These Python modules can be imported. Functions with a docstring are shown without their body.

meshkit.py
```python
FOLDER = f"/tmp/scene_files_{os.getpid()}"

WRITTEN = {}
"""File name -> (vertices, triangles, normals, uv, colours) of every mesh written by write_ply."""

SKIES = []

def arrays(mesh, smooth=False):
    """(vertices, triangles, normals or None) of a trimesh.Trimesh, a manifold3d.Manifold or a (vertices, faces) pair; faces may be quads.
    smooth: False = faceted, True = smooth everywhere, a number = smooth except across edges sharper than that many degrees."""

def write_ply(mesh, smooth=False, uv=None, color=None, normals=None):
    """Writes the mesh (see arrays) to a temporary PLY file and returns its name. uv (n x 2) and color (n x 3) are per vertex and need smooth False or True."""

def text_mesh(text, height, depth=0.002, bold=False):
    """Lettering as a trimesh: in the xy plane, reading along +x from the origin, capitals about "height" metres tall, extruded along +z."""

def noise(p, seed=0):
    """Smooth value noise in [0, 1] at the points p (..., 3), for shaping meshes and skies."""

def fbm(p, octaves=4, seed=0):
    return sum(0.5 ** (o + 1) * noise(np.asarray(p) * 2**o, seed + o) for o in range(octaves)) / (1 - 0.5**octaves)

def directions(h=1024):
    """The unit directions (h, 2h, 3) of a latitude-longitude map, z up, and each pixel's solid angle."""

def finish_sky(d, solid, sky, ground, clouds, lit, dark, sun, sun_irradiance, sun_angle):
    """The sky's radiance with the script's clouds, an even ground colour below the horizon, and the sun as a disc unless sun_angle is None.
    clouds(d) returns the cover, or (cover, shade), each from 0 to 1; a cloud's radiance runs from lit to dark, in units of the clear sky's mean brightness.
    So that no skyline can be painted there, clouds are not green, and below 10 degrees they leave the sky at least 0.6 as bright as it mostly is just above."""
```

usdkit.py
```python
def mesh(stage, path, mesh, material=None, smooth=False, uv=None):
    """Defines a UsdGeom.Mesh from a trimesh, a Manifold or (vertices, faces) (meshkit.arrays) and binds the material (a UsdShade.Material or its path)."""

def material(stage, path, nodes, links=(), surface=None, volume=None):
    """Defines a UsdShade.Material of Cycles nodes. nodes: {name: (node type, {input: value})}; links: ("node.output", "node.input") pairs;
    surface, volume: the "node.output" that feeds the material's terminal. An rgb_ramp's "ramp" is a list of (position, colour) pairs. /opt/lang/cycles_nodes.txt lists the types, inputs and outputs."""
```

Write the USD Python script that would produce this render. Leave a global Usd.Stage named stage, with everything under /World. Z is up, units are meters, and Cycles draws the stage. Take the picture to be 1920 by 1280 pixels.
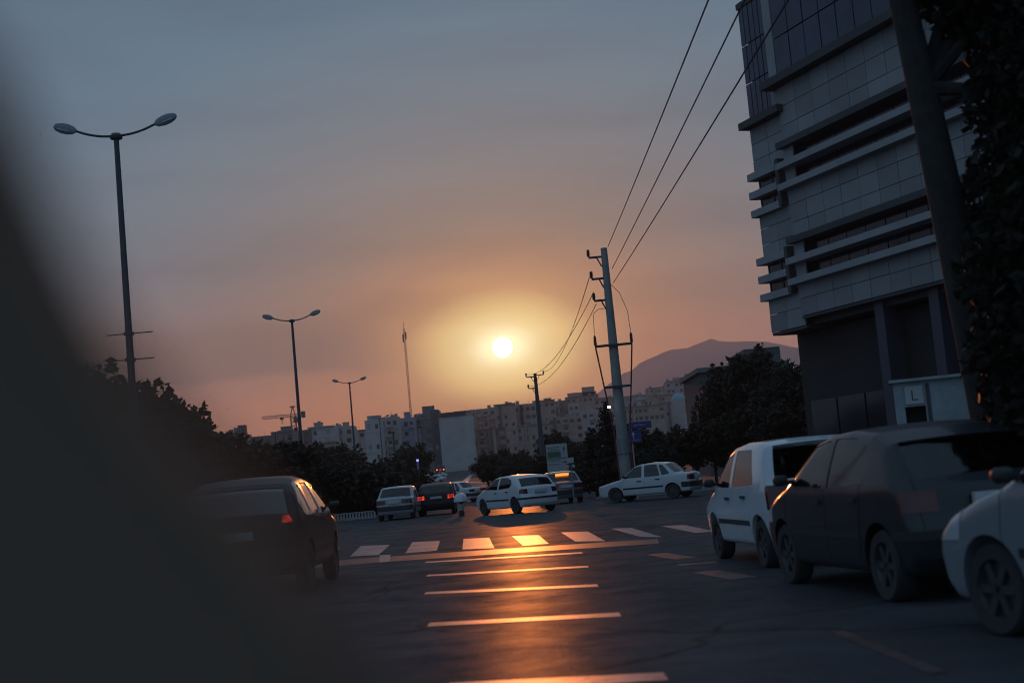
import math, random
import numpy as np, trimesh, shapely, manifold3d as m3
from shapely.geometry import Polygon, LineString, box as sbox
from pxr import Usd, UsdGeom, UsdLux, UsdShade, Gf, Sdf
import usdkit, meshkit

PI = math.pi
rng = np.random.default_rng(7)
random.seed(7)
stage = Usd.Stage.CreateInMemory()
UsdGeom.SetStageUpAxis(stage, UsdGeom.Tokens.z)
UsdGeom.SetStageMetersPerUnit(stage, 1.0)
world = UsdGeom.Xform.Define(stage, '/World')
stage.SetDefaultPrim(world.GetPrim())
UsdGeom.Scope.Define(stage, '/World/Looks')

# ------------------------------------------------------------------ camera
EYE = np.array([0.0, 0.0, 1.25])
FPX = 2667.0                       # focal length in pixels of the 1920 px photograph (50 mm on 36 mm)
PITCH, ROLL = math.radians(5.53), math.radians(5.2)
EXPOSURE = -0.15
SUN_STRENGTH, SKY_STRENGTH = 0.38, 0.1
HAZE_DENSITY = 0.0002
_f = np.array([0, math.cos(PITCH), math.sin(PITCH)])
_u0 = np.array([0, -math.sin(PITCH), math.cos(PITCH)])
_r0 = np.array([1.0, 0, 0])
CUP = math.cos(ROLL) * _u0 + math.sin(ROLL) * _r0
CRT = math.cos(ROLL) * _r0 - math.sin(ROLL) * _u0

def ray(px, py):
    d = _f + (px - 960) / FPX * CRT + (640 - py) / FPX * CUP
    return d
def G(px, py, z=0.0):
    d = ray(px, py)
    return EYE + d * (z - EYE[2]) / d[2]
def D(px, py, y):
    d = ray(px, py)
    return EYE + d * (y / d[1])

cam = UsdGeom.Camera.Define(stage, '/World/camera')
cam.AddTransformOp().Set(Gf.Matrix4d(*CRT, 0, *CUP, 0, *(-_f), 0, *EYE, 1))
cam.CreateFocalLengthAttr(50.0)
cam.CreateHorizontalApertureAttr(36.0)
cam.CreateVerticalApertureAttr(23.98)
cam.CreateClippingRangeAttr(Gf.Vec2f(0.01, 20000))
cam.CreateFStopAttr(1.8)
cam.CreateFocusDistanceAttr(45.0)
cam.CreateExposureAttr(EXPOSURE)

# ------------------------------------------------------------------ sun and sky
SUN = ray(942, 651); SUN = SUN / np.linalg.norm(SUN)
SUN_EL = math.asin(SUN[2]); SUN_ROT = math.atan2(SUN[0], SUN[1])
sun = UsdLux.DistantLight.Define(stage, '/World/sun')
sun.CreateNormalizeAttr(True)
sun.CreateIntensityAttr(SUN_STRENGTH)
sun.CreateAngleAttr(0.5)
sun.CreateColorAttr(Gf.Vec3f(1.0, 0.25, 0.048))
_z = SUN; _x = np.cross([0, 0, 1.0], _z); _x /= np.linalg.norm(_x); _y = np.cross(_z, _x)
sun.AddTransformOp().Set(Gf.Matrix4d(*_x, 0, *_y, 0, *_z, 0, 0, 0, 60, 1))

def lin(r, g, b):
    return tuple((c / 255 / 12.92) if c <= 10 else ((c / 255 + 0.055) / 1.055) ** 2.4 for c in (r, g, b))
fh = np.array([SUN[0], SUN[1], 0]); fh /= np.linalg.norm(fh)
rh = np.array([fh[1], -fh[0], 0])
S = 1.0 / SKY_STRENGTH
def rpos(r):   # chord distance -> ramp position
    return (r / 2.2) ** 0.4
def c10(c, k=1.0):
    return tuple(x * S * k / 12.0 for x in c)      # ramp holds value/12
glow = [(0.0, c10((3.2, 2.8, 1.7))), (rpos(0.008), c10((2.8, 2.4, 1.35))), (rpos(0.011), c10((2.3, 1.95, 1.05))),
        (rpos(0.017), c10((1.85, 1.42, 0.62))), (rpos(0.028), c10(lin(218, 182, 112), 2.1)), (rpos(0.043), c10(lin(194, 142, 92), 1.45)),
        (rpos(0.064), c10(lin(162, 120, 96), 1.25)), (rpos(0.09), c10(lin(134, 118, 112), 1.12)), (rpos(0.13), c10(lin(110, 117, 126), 1.08)),
        (rpos(0.19), c10(lin(88, 117, 135), 1.18)), (rpos(0.25), c10(lin(72, 110, 132), 1.26)), (rpos(0.5), c10(lin(78, 104, 126))),
        (rpos(1.1), c10(lin(104, 132, 158))), (1.0, c10(lin(104, 132, 158)))]
warm = [(0.0, (1, 1, 1)), (0.30, (0.95,) * 3), (0.50, (0.62,) * 3), (0.72, (0.2,) * 3), (1.0, (0, 0, 0))]
V = lambda op, **k: ("vector_math", dict(math_type=op, **k))
Mt = lambda op, **k: ("math", dict(math_type=op, **k))
sky_nodes = {
    "tc": ("texture_coordinate", {}),
    "dr": V("dot_product", vector2=tuple(rh)), "df": V("dot_product", vector2=tuple(fh)), "dz": V("dot_product", vector2=(0, 0, 1)),
    "a": Mt("multiply", value2=0.62), "a2": Mt("multiply"),
    "f1": Mt("subtract", value2=float(SUN @ fh)), "f2": Mt("multiply"),
    "e1": Mt("subtract", value2=float(SUN[2])), "e2": Mt("multiply"),
    "s1": Mt("add"), "s2": Mt("add"), "r": Mt("sqrt"), "rn": Mt("divide", value2=2.2), "rp": Mt("power", value2=0.4),
    "glow": ("rgb_ramp", {"ramp": glow}), "g12": ("mix", {"mix_type": "multiply", "fac": 1.0, "color2": (12, 12, 12)}),
    # the sun itself, a small disc
    "sd": V("dot_product", vector2=tuple(SUN)), "sdisc": ("map_range", {"range_type": "smoothstep", "from_min": math.cos(0.0074), "from_max": math.cos(0.0062), "to_min": 0.0, "to_max": 1.0, "clamp": True}),
    "smix": ("mix", {"mix_type": "mix", "color2": (9 * S, 8.8 * S, 8.2 * S)}),
    # low warm band of smog round the sunset
    "wa": Mt("multiply", value2=0.25), "wa2": Mt("multiply"), "we": Mt("subtract", value2=0.0), "we2": Mt("multiply"),
    "wf": Mt("multiply", value2=0.35), "wf2": Mt("multiply"), "w1": Mt("add"), "w2": Mt("add"), "wr": Mt("sqrt"), "wn": Mt("divide", value2=0.17),
    "warm": ("rgb_ramp", {"ramp": warm}),
    "wmix": ("mix", {"mix_type": "mix", "color2": tuple(x * S * 1.4 for x in lin(186, 98, 44))}),
    "core": ("map_range", {"range_type": "smoothstep", "from_min": 0.02, "from_max": 0.085, "to_min": 0.0, "to_max": 0.8, "clamp": True}),
    "wfac": Mt("multiply"),
    # clouds: streaks stretched along the horizon
    "cm": ("mapping", {"mapping_type": "point", "scale": (2.2, 2.2, 17.0), "location": (3.1, 1.7, 0.4)}),
    "cn": ("noise_texture", {"scale": 1.0, "detail": 5.0, "roughness": 0.5, "distortion": 0.3}),
    "cr": ("rgb_ramp", {"ramp": [(0.30, (0.72, 0.73, 0.78)), (0.5, (1, 1, 1)), (0.70, (1.22, 1.19, 1.15))]}),
    "cmul": ("mix", {"mix_type": "multiply", "fac": 0.85}),
    # a long mauve cloud bank left of the sun
    "bn": ("noise_texture", {"scale": 1.0, "detail": 3.0, "roughness": 0.5}),
    "bm": ("mapping", {"mapping_type": "point", "scale": (7.0, 7.0, 30.0)}),
    "bo": Mt("multiply_add", value2=0.030, value3=-0.015), "be": Mt("add"),
    "b1": ("map_range", {"range_type": "smoothstep", "from_min": 0.078, "from_max": 0.088, "to_min": 0.0, "to_max": 1.0, "clamp": True}),
    "b2": ("map_range", {"range_type": "smoothstep", "from_min": 0.10, "from_max": 0.135, "to_min": 1.0, "to_max": 0.0, "clamp": True}),
    "b3": ("map_range", {"range_type": "smoothstep", "from_min": -0.06, "from_max": -0.14, "to_min": 0.0, "to_max": 1.0, "clamp": True}),
    "b12": Mt("multiply"), "b123": Mt("multiply"), "bs": Mt("multiply", value2=0.9),
    "bank": ("mix", {"mix_type": "mix", "color2": tuple(x * S for x in lin(104, 92, 92))}),
    "sky": ("sky_texture", {"sky_type": "single_scattering", "sun_disc": False, "sun_elevation": SUN_EL, "sun_rotation": SUN_ROT, "air_density": 1.0, "aerosol_density": 3.0, "ozone_density": 2.0}),
    "fin": ("mix", {"mix_type": "mix", "fac": 0.96}),
    "bg": ("background_shader", {"strength": SKY_STRENGTH}),
}
L = []
for n in ("dr", "df", "dz"):
    L.append(("tc.generated", n + ".vector1"))
L += [("dr.value", "a.value1"), ("a.value", "a2.value1"), ("a.value", "a2.value2"), ("df.value", "f1.value1"), ("f1.value", "f2.value1"), ("f1.value", "f2.value2"),
      ("dz.value", "e1.value1"), ("e1.value", "e2.value1"), ("e1.value", "e2.value2"), ("a2.value", "s1.value1"), ("f2.value", "s1.value2"), ("s1.value", "s2.value1"), ("e2.value", "s2.value2"),
      ("s2.value", "r.value1"), ("r.value", "rn.value1"), ("rn.value", "rp.value1"), ("rp.value", "glow.fac"), ("glow.color", "g12.color1"),
      ("dr.value", "wa.value1"), ("wa.value", "wa2.value1"), ("wa.value", "wa2.value2"), ("dz.value", "we.value1"), ("we.value", "we2.value1"), ("we.value", "we2.value2"),
      ("f1.value", "wf.value1"), ("wf.value", "wf2.value1"), ("wf.value", "wf2.value2"), ("wa2.value", "w1.value1"), ("we2.value", "w1.value2"), ("w1.value", "w2.value1"), ("wf2.value", "w2.value2"),
      ("w2.value", "wr.value1"), ("wr.value", "wn.value1"), ("wn.value", "warm.fac"), ("r.value", "core.value"), ("warm.color", "wfac.value1"), ("core.result", "wfac.value2"),
      ("wfac.value", "wmix.fac"), ("g12.color", "wmix.color1"),
      ("tc.generated", "cm.vector"), ("cm.vector", "cn.vector"), ("cn.fac", "cr.fac"), ("wmix.color", "cmul.color1"), ("cr.color", "cmul.color2"),
      ("tc.generated", "bm.vector"), ("bm.vector", "bn.vector"), ("bn.fac", "bo.value1"), ("bo.value", "be.value1"), ("dz.value", "be.value2"),
      ("be.value", "b1.value"), ("be.value", "b2.value"), ("dr.value", "b3.value"), ("b1.result", "b12.value1"), ("b2.result", "b12.value2"), ("b12.value", "b123.value1"), ("b3.result", "b123.value2"),
      ("b123.value", "bs.value1"), ("bs.value", "bank.fac"), ("cmul.color", "bank.color1"),
      ("sky.color", "fin.color1"), ("bank.color", "fin.color2"), ("tc.generated", "sd.vector1"), ("sd.value", "sdisc.value"), ("sdisc.result", "smix.fac"), ("fin.color", "smix.color1"), ("smix.color", "bg.color")]
sky_mat = usdkit.material(stage, '/World/Looks/sky', sky_nodes, L, surface="bg.background")
dome = UsdLux.DomeLight.Define(stage, '/World/sky')
dome.CreateIntensityAttr(1.0)
UsdShade.MaterialBindingAPI.Apply(dome.GetPrim()).Bind(sky_mat)
dome.GetPrim().SetCustomDataByKey('kind', 'structure')
dome.GetPrim().SetCustomDataByKey('label', 'hazy dusk sky with a low white sun')
dome.GetPrim().SetCustomDataByKey('category', 'sky')

# ------------------------------------------------------------------ helpers
_used = {}
def numbered(parent, name):
    k = (parent, name); n = _used.get(k, 0); _used[k] = n + 1
    return name if n == 0 else f'{name}_{n:03d}'
def tag(p, label=None, cat=None, group=None, kind=None):
    for k, v in (('label', label), ('category', cat), ('group', group), ('kind', kind)):
        if v: p.SetCustomDataByKey(k, v)
    return p
def thing(name, label, cat, loc=(0, 0, 0), rotz=0.0, group=None, kind=None, scale=None):
    x = UsdGeom.Xform.Define(stage, '/World/' + numbered('/World', name))
    x.AddTranslateOp().Set(Gf.Vec3d(*map(float, loc)))
    x.AddRotateZOp().Set(float(rotz))
    if scale is not None: x.AddScaleOp().Set(Gf.Vec3f(*map(float, np.broadcast_to(scale, 3))))
    return tag(x.GetPrim(), label, cat, group, kind)
def obj(name, mesh, mat, parent=None, smooth=False, label=None, kind=None):
    pp = str(parent.GetPath()) if parent is not None else '/World'
    m = usdkit.mesh(stage, f'{pp}/{numbered(pp, name)}', mesh, mat, smooth)
    return tag(m.GetPrim(), label, None, None, kind)
def dup(root, loc, rotz, label=None, group=None, scale=None):
    was = root.GetCustomData()
    base = root.GetName()
    base = base[:-4] if base[-4:-3] == '_' and base[-3:].isdigit() else base
    x = UsdGeom.Xform.Define(stage, '/World/' + numbered('/World', base))
    p = x.GetPrim()
    p.GetReferences().AddInternalReference(root.GetPath())
    p.SetInstanceable(True)
    x.ClearXformOpOrder()
    for n in ('xformOp:translate', 'xformOp:rotateZ', 'xformOp:scale'):
        pass
    x.AddTranslateOp().Set(Gf.Vec3d(*map(float, loc)))
    x.AddRotateZOp().Set(float(rotz))
    x.AddScaleOp().Set(Gf.Vec3f(*map(float, np.broadcast_to(1.0 if scale is None else scale, 3))))
    tag(p, label or was.get('label'), was.get('category'), group or was.get('group'))
    return p

cat = trimesh.util.concatenate
def bx(x0, x1, y0, y1, z0, z1):
    m = trimesh.creation.box(extents=(x1 - x0, y1 - y0, z1 - z0)); m.apply_translation(((x0 + x1) / 2, (y0 + y1) / 2, (z0 + z1) / 2)); return m
def rbx(x0, x1, y0, y1, z0, z1, r=0.03, seg=8):
    r = min(r, (x1 - x0) / 2.01, (y1 - y0) / 2.01, (z1 - z0) / 2.01)
    s = m3.Manifold.sphere(r, seg)
    h = m3.Manifold.batch_hull([s.translate((x, y, z)) for x in (x0 + r, x1 - r) for y in (y0 + r, y1 - r) for z in (z0 + r, z1 - r)])
    return tm(h)
def tm(man):
    me = man.to_mesh()
    return trimesh.Trimesh(me.vert_properties[:, :3], me.tri_verts, process=False)
def tube(pts, r, sides=6):
    p = np.asarray(pts, float); n = len(p)
    r = np.broadcast_to(np.asarray(r, float), (n,))
    t = np.gradient(p, axis=0); t /= np.linalg.norm(t, axis=1, keepdims=True)
    ref = np.array([0, 0, 1.0]) if abs(t[:, 2]).mean() < 0.8 else np.array([1.0, 0, 0])
    a = np.cross(t, ref); a /= np.linalg.norm(a, axis=1, keepdims=True); b = np.cross(t, a)
    ang = np.arange(sides) * 2 * PI / sides
    v = p[:, None] + r[:, None, None] * (np.cos(ang)[None, :, None] * a[:, None] + np.sin(ang)[None, :, None] * b[:, None])
    v = v.reshape(-1, 3); f = []
    for i in range(n - 1):
        for j in range(sides):
            k = (j + 1) % sides
            f += [[i * sides + j, i * sides + k, (i + 1) * sides + k], [i * sides + j, (i + 1) * sides + k, (i + 1) * sides + j]]
    v = np.vstack([v, p[0], p[-1]])
    for j in range(sides):
        k = (j + 1) % sides
        f += [[n * sides, k, j], [n * sides + 1, (n - 1) * sides + j, (n - 1) * sides + k]]
    m = trimesh.Trimesh(v, f, process=False); trimesh.repair.fix_normals(m) if False else None
    m.invert(); return m
def lathe(prof, seg=16, axis='z'):
    m = trimesh.creation.revolve(np.array(prof), sections=seg)
    if axis == 'y': m.apply_transform(trimesh.transformations.rotation_matrix(PI / 2, (1, 0, 0)))
    return m
def prism(poly, h):
    return trimesh.creation.extrude_polygon(poly, h, engine='earcut')
def flat(pts, z):
    """thin ground sheet through a ring of ground points"""
    p = Polygon([(a[0], a[1]) for a in pts])
    v, f = trimesh.creation.triangulate_polygon(p, engine='earcut')
    v3 = np.c_[v, np.full(len(v), z)]
    n = np.cross(v3[f[0][1]] - v3[f[0][0]], v3[f[0][2]] - v3[f[0][0]])[2]
    return trimesh.Trimesh(v3, f if n > 0 else f[:, ::-1], process=False)

# ------------------------------------------------------------------ materials
_mats = {}
def mat(name, color, rough=0.6, metal=0.0, noise=0.0, scale=6.0, bump=0.0, bscale=40.0, spec=0.5, coat=0.0, emit=None, estr=0.0, space='object', rrange=0.0):
    if name in _mats: return _mats[name]
    n = {"p": ("principled_bsdf", {"base_color": color, "roughness": rough, "metallic": metal, "specular_ior_level": spec, "coat_weight": coat})}
    l = []
    if emit is not None:
        n["p"][1]["emission_color"] = emit; n["p"][1]["emission_strength"] = estr
    if noise or bump:
        n["t"] = ("texture_coordinate", {}); n["g"] = ("geometry", {})
        src = "t.object" if space == 'object' else "g.position"
    if noise:
        n["n"] = ("noise_texture", {"scale": scale, "detail": 6.0, "roughness": 0.62})
        lo = tuple(max(0, c * (1 - noise)) for c in color); hi = tuple(c * (1 + noise) for c in color)
        n["r"] = ("rgb_ramp", {"ramp": [(0.28, lo), (0.5, color), (0.72, hi)]})
        l += [(src, "n.vector"), ("n.fac", "r.fac"), ("r.color", "p.base_color")]
        if rrange:
            n["rr"] = ("map_range", {"from_min": 0.3, "from_max": 0.7, "to_min": rough - rrange, "to_max": rough + rrange, "clamp": True})
            l += [("n.fac", "rr.value"), ("rr.result", "p.roughness")]
    if bump:
        n["bn"] = ("noise_texture", {"scale": bscale, "detail": 4.0, "roughness": 0.6})
        n["b"] = ("bump", {"strength": bump, "distance": 0.02})
        l += [(src, "bn.vector"), ("bn.fac", "b.height"), ("b.normal", "p.normal")]
    _mats[name] = usdkit.material(stage, '/World/Looks/' + name, n, l, surface="p.BSDF")
    return _mats[name]

def asphalt_mat():
    n = {"g": ("geometry", {}),
         "n1": ("noise_texture", {"scale": 0.30, "detail": 6.0, "roughness": 0.65}), "r1": ("rgb_ramp", {"ramp": [(0.3, (0.046, 0.049, 0.055)), (0.5, (0.066, 0.069, 0.076)), (0.7, (0.088, 0.091, 0.097))]}),
         "n2": ("noise_texture", {"scale": 26.0, "detail": 4.0, "roughness": 0.7}), "r2": ("rgb_ramp", {"ramp": [(0.3, (0.72,) * 3), (0.7, (1.28,) * 3)]}), "m2": ("mix", {"mix_type": "multiply", "fac": 1.0}),
         "wp": ("noise_texture", {"scale": 0.5, "detail": 3.0}), "wv": ("vector_math", {"math_type": "multiply_add", "vector2": (1.6, 1.6, 0)}),
         "v": ("voronoi_texture", {"feature": "distance_to_edge", "scale": 0.28}), "rc": ("rgb_ramp", {"ramp": [(0.0, (0.35,) * 3), (0.006, (0.55,) * 3), (0.014, (1, 1, 1)), (1.0, (1, 1, 1))]}), "m3": ("mix", {"mix_type": "multiply", "fac": 0.8}),
         "n4": ("noise_texture", {"scale": 1.1, "detail": 8.0, "roughness": 0.75}), "gf": ("map_range", {"from_min": 0.34, "from_max": 0.66, "to_min": 0.03, "to_max": 0.155, "clamp": True}),
         "b": ("bump", {"strength": 0.25, "distance": 0.01}), "d": ("diffuse_bsdf", {}), "s": ("glossy_bsdf", {"color": (0.75, 0.75, 0.75), "roughness": 0.37}), "fr": ("fresnel", {"IOR": 1.35}), "ff": ("math", {"math_type": "multiply"}), "mc": ("mix_closure", {})}
    l = [("g.position", "n1.vector"), ("n1.fac", "r1.fac"), ("g.position", "n2.vector"), ("n2.fac", "r2.fac"), ("r1.color", "m2.color1"), ("r2.color", "m2.color2"),
         ("g.position", "wp.vector"), ("wp.color", "wv.vector1"), ("g.position", "wv.vector3"), ("wv.vector", "v.vector"), ("v.distance", "rc.fac"), ("m2.color", "m3.color1"), ("rc.color", "m3.color2"), ("m3.color", "d.color"),
         ("g.position", "n4.vector"), ("n4.fac", "gf.value"), ("n2.fac", "b.height"), ("b.normal", "d.normal"), ("b.normal", "s.normal"), ("fr.fac", "ff.value1"), ("gf.result", "ff.value2"), ("ff.value", "mc.fac"), ("d.BSDF", "mc.closure1"), ("s.BSDF", "mc.closure2")]
    return usdkit.material(stage, '/World/Looks/asphalt', n, l, surface="mc.closure")
asphalt = asphalt_mat()
def worn_paint(name, col, wear, gloss):
    n = {"g": ("geometry", {}), "n": ("noise_texture", {"scale": 5.0, "detail": 9.0, "roughness": 0.72}), "r": ("rgb_ramp", {"ramp": [(wear - 0.03, (0.06, 0.063, 0.068)), (wear + 0.02, tuple(c * .8 for c in col)), (0.7, col)]}),
         "n2": ("noise_texture", {"scale": 0.8, "detail": 4.0}), "r2": ("rgb_ramp", {"ramp": [(0.3, (0.7,) * 3), (0.65, (1.08,) * 3)]}), "m": ("mix", {"mix_type": "multiply", "fac": 1.0}),
         "b": ("bump", {"strength": 0.3, "distance": 0.01}), "p": ("principled_bsdf", {"roughness": 0.42, "specular_ior_level": gloss})}
    return usdkit.material(stage, '/World/Looks/' + name, n, [("g.position", "n.vector"), ("n.fac", "r.fac"), ("g.position", "n2.vector"), ("n2.fac", "r2.fac"), ("r.color", "m.color1"), ("r2.color", "m.color2"), ("m.color", "p.base_color"), ("n.fac", "b.height"), ("b.normal", "p.normal")], surface="p.BSDF")
asphalt_far = asphalt
paint_mark = worn_paint('road_paint', (0.33, 0.33, 0.335), 0.42, 0.08)
paint_worn = worn_paint('worn_road_paint', (0.115, 0.115, 0.12), 0.47, 0.04)
soil = mat('dry_soil', (0.055, 0.055, 0.045), 0.9, noise=0.35, scale=0.05, space='world')
conc = mat('concrete', (0.26, 0.26, 0.25), 0.8, noise=0.2, scale=1.5)
conc_pale = mat('pale_concrete', (0.38, 0.37, 0.35), 0.8, noise=0.2, scale=0.8, space='world')
steel_dark = mat('dark_painted_steel', (0.035, 0.045, 0.055), 0.5, noise=0.2, scale=3)
steel_grey = mat('grey_steel', (0.20, 0.22, 0.24), 0.45, metal=0.3, noise=0.15, scale=4)
rust = mat('brown_cable_jacket', (0.12, 0.03, 0.025), 0.6)
wire_m = mat('black_cable', (0.03, 0.03, 0.035), 0.6)
insul = mat('brown_porcelain', (0.06, 0.035, 0.03), 0.35)
bark = mat('bark', (0.028, 0.026, 0.024), 0.9, noise=0.4, scale=8, bump=0.6, bscale=30)
rubber = mat('tyre_rubber', (0.026, 0.026, 0.027), 0.75, noise=0.15, scale=10)
alloy = mat('wheel_silver', (0.06, 0.064, 0.07), 0.4, metal=0.6, noise=0.1)
black_trim = mat('black_trim', (0.018, 0.018, 0.020), 0.5, noise=0.1, scale=8)
cabin_m = mat('cabin_cloth', (0.07, 0.07, 0.075), 0.85, noise=0.2, scale=20)
plate_m = mat('plate_white', (0.45, 0.46, 0.47), 0.4, noise=0.1, scale=20)
lens_red = mat('red_lens', (0.045, 0.005, 0.006), 0.15, coat=0.5, noise=0.2, scale=20)
lens_clear = mat('clear_lens', (0.45, 0.47, 0.5), 0.12, coat=0.5, noise=0.1, scale=20)
lens_amber = mat('amber_lens', (0.4, 0.12, 0.02), 0.15, coat=0.5)

tail_hot = mat('lit_brake_lamp', (0.3, 0.05, 0.01), 0.3, emit=(1.0, 0.20, 0.03), estr=2.6)
lamp_white = mat('lit_white_lamp', (0.6, 0.6, 0.6), 0.3, emit=(1.0, 0.95, 0.85), estr=3.0)
lamp_blue = mat('lit_blue_lamp', (0.1, 0.1, 0.6), 0.3, emit=(0.25, 0.22, 1.0), estr=2.0)
lamp_amber = mat('lit_amber_window', (0.5, 0.3, 0.1), 0.5, emit=(1.0, 0.55, 0.2), estr=0.5)
def lit_lens(name, col, strength):
    n = {"t": ("texture_coordinate", {}), "v": ("voronoi_texture", {"scale": 7.0, "randomness": 0.35}), "r": ("rgb_ramp", {"ramp": [(0.0, (1, 1, 1)), (0.35, (0.55,) * 3), (0.6, (0.12,) * 3), (1.0, (0.05,) * 3)]}),
         "m": ("mix", {"mix_type": "multiply", "fac": 1.0, "color2": col}), "p": ("principled_bsdf", {"base_color": (0.12, 0.006, 0.006), "roughness": 0.2, "emission_strength": strength})}
    return usdkit.material(stage, '/World/Looks/' + name, n, [("t.object", "v.vector"), ("v.distance", "r.fac"), ("r.color", "m.color1"), ("m.color", "p.emission_color")], surface="p.BSDF")
def paint(name, c, rough=0.26, coat=1.0):
    return mat(name, c, rough, noise=0.06, scale=1.5, coat=coat)
tail_lit = lit_lens('lit_tail_lamp', (1.0, 0.045, 0.02), 2.2); tail_dim = lit_lens('dim_lit_tail_lamp', (1.0, 0.06, 0.02), 0.9)
white_paint = paint('white_car_paint', (0.50, 0.54, 0.58))
silver_paint = paint('silver_car_paint', (0.26, 0.30, 0.32))
shaded_white_paint = paint('shaded_white_car_paint', (0.16, 0.18, 0.20))  # white paint greyed to stand for shade and vignette on the right car
black_paint = mat('black_car_paint', (0.008, 0.008, 0.009), 0.35, noise=.1, scale=2, spec=.3)
navy_paint = paint('dark_blue_car_paint', (0.006, 0.0075, 0.011), 0.36, 0.25)
grey_paint = paint('grey_car_paint', (0.11, 0.13, 0.16))

chrome = mat('chrome_trim', (0.5, 0.5, 0.5), 0.22, metal=1.0, noise=.1, scale=5)
def pane_mat(name, tint, gloss=0.06):
    n = {"f": ("fresnel", {"IOR": 1.75}), "t": ("transparent_bsdf", {"color": tint}), "g": ("glossy_bsdf", {"color": (0.9, 0.9, 0.9), "roughness": gloss}), "m": ("mix_closure", {})}
    return usdkit.material(stage, '/World/Looks/' + name, n, [("f.fac", "m.fac"), ("t.BSDF", "m.closure1"), ("g.BSDF", "m.closure2")], surface="m.closure")
car_glass = pane_mat('tinted_car_glass', (0.45, 0.48, 0.50))
dark_glass = mat('dark_window_glass', (0.012, 0.014, 0.018), 0.1, noise=0.3, scale=1.0)
blue_glass = mat('blue_curtain_glass', (0.018, 0.026, 0.050), 0.18, noise=0.35, scale=0.5)

def leaf_mat(name, c):
    n = {"o": ("geometry", {}), "r": ("rgb_ramp", {"ramp": [(0.0, tuple(x * 0.55 for x in c)), (0.5, c), (1.0, tuple(x * 1.5 for x in c))]}),
         "d": ("principled_bsdf", {"roughness": 0.6, "specular_ior_level": 0.3}), "t": ("translucent_bsdf", {}), "m": ("mix_closure", {"fac": 0.22})}
    return usdkit.material(stage, '/World/Looks/' + name, n, [("o.random_per_island", "r.fac"), ("r.color", "d.base_color"), ("r.color", "t.color"), ("d.BSDF", "m.closure1"), ("t.BSDF", "m.closure2")], surface="m.closure")
leaf_dark = leaf_mat('dark_leaves', (0.066, 0.072, 0.048))
leaf_olive = leaf_mat('olive_leaves', (0.050, 0.052, 0.028))
leaf_pine = leaf_mat('pine_needles', (0.052, 0.062, 0.048))

# ------------------------------------------------------------------ terrain, road, hills
KNOTS = [-80, -20, 0, 20, 45, 70, 95, 110, 130, 155, 185, 220, 260, 310, 350, 380, 420, 470, 600, 800, 1100, 1500, 2200, 3300, 5200]
_kz = []
for k in KNOTS:
    _kz.append(0.0115 * min(max(0.0, k - 92.0), 288.0) + 0.040 * min(max(0.0, k - 380.0), 500.0))
def terrain(y): return float(np.interp(y, KNOTS, _kz))
def sheet(xs_fn, ys, dz):
    """strip over the terrain; xs_fn(y) -> list of x"""
    v, f = [], []
    n = len(xs_fn(ys[0]))
    for y in ys:
        for x in xs_fn(y): v.append((x, y, terrain(y) + dz))
    for i in range(len(ys) - 1):
        for j in range(n - 1):
            a = i * n + j
            f.append((a, a + 1, a + n + 1, a + n))
    return np.array(v), np.array(f)
tag(obj('ground', sheet(lambda y: [-5200, -1500, -400, -150, -60, -20, 0, 20, 60, 150, 400, 1500, 5200], KNOTS, -0.03), soil), 'dark open ground around the road junction', 'ground', kind='structure')
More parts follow.
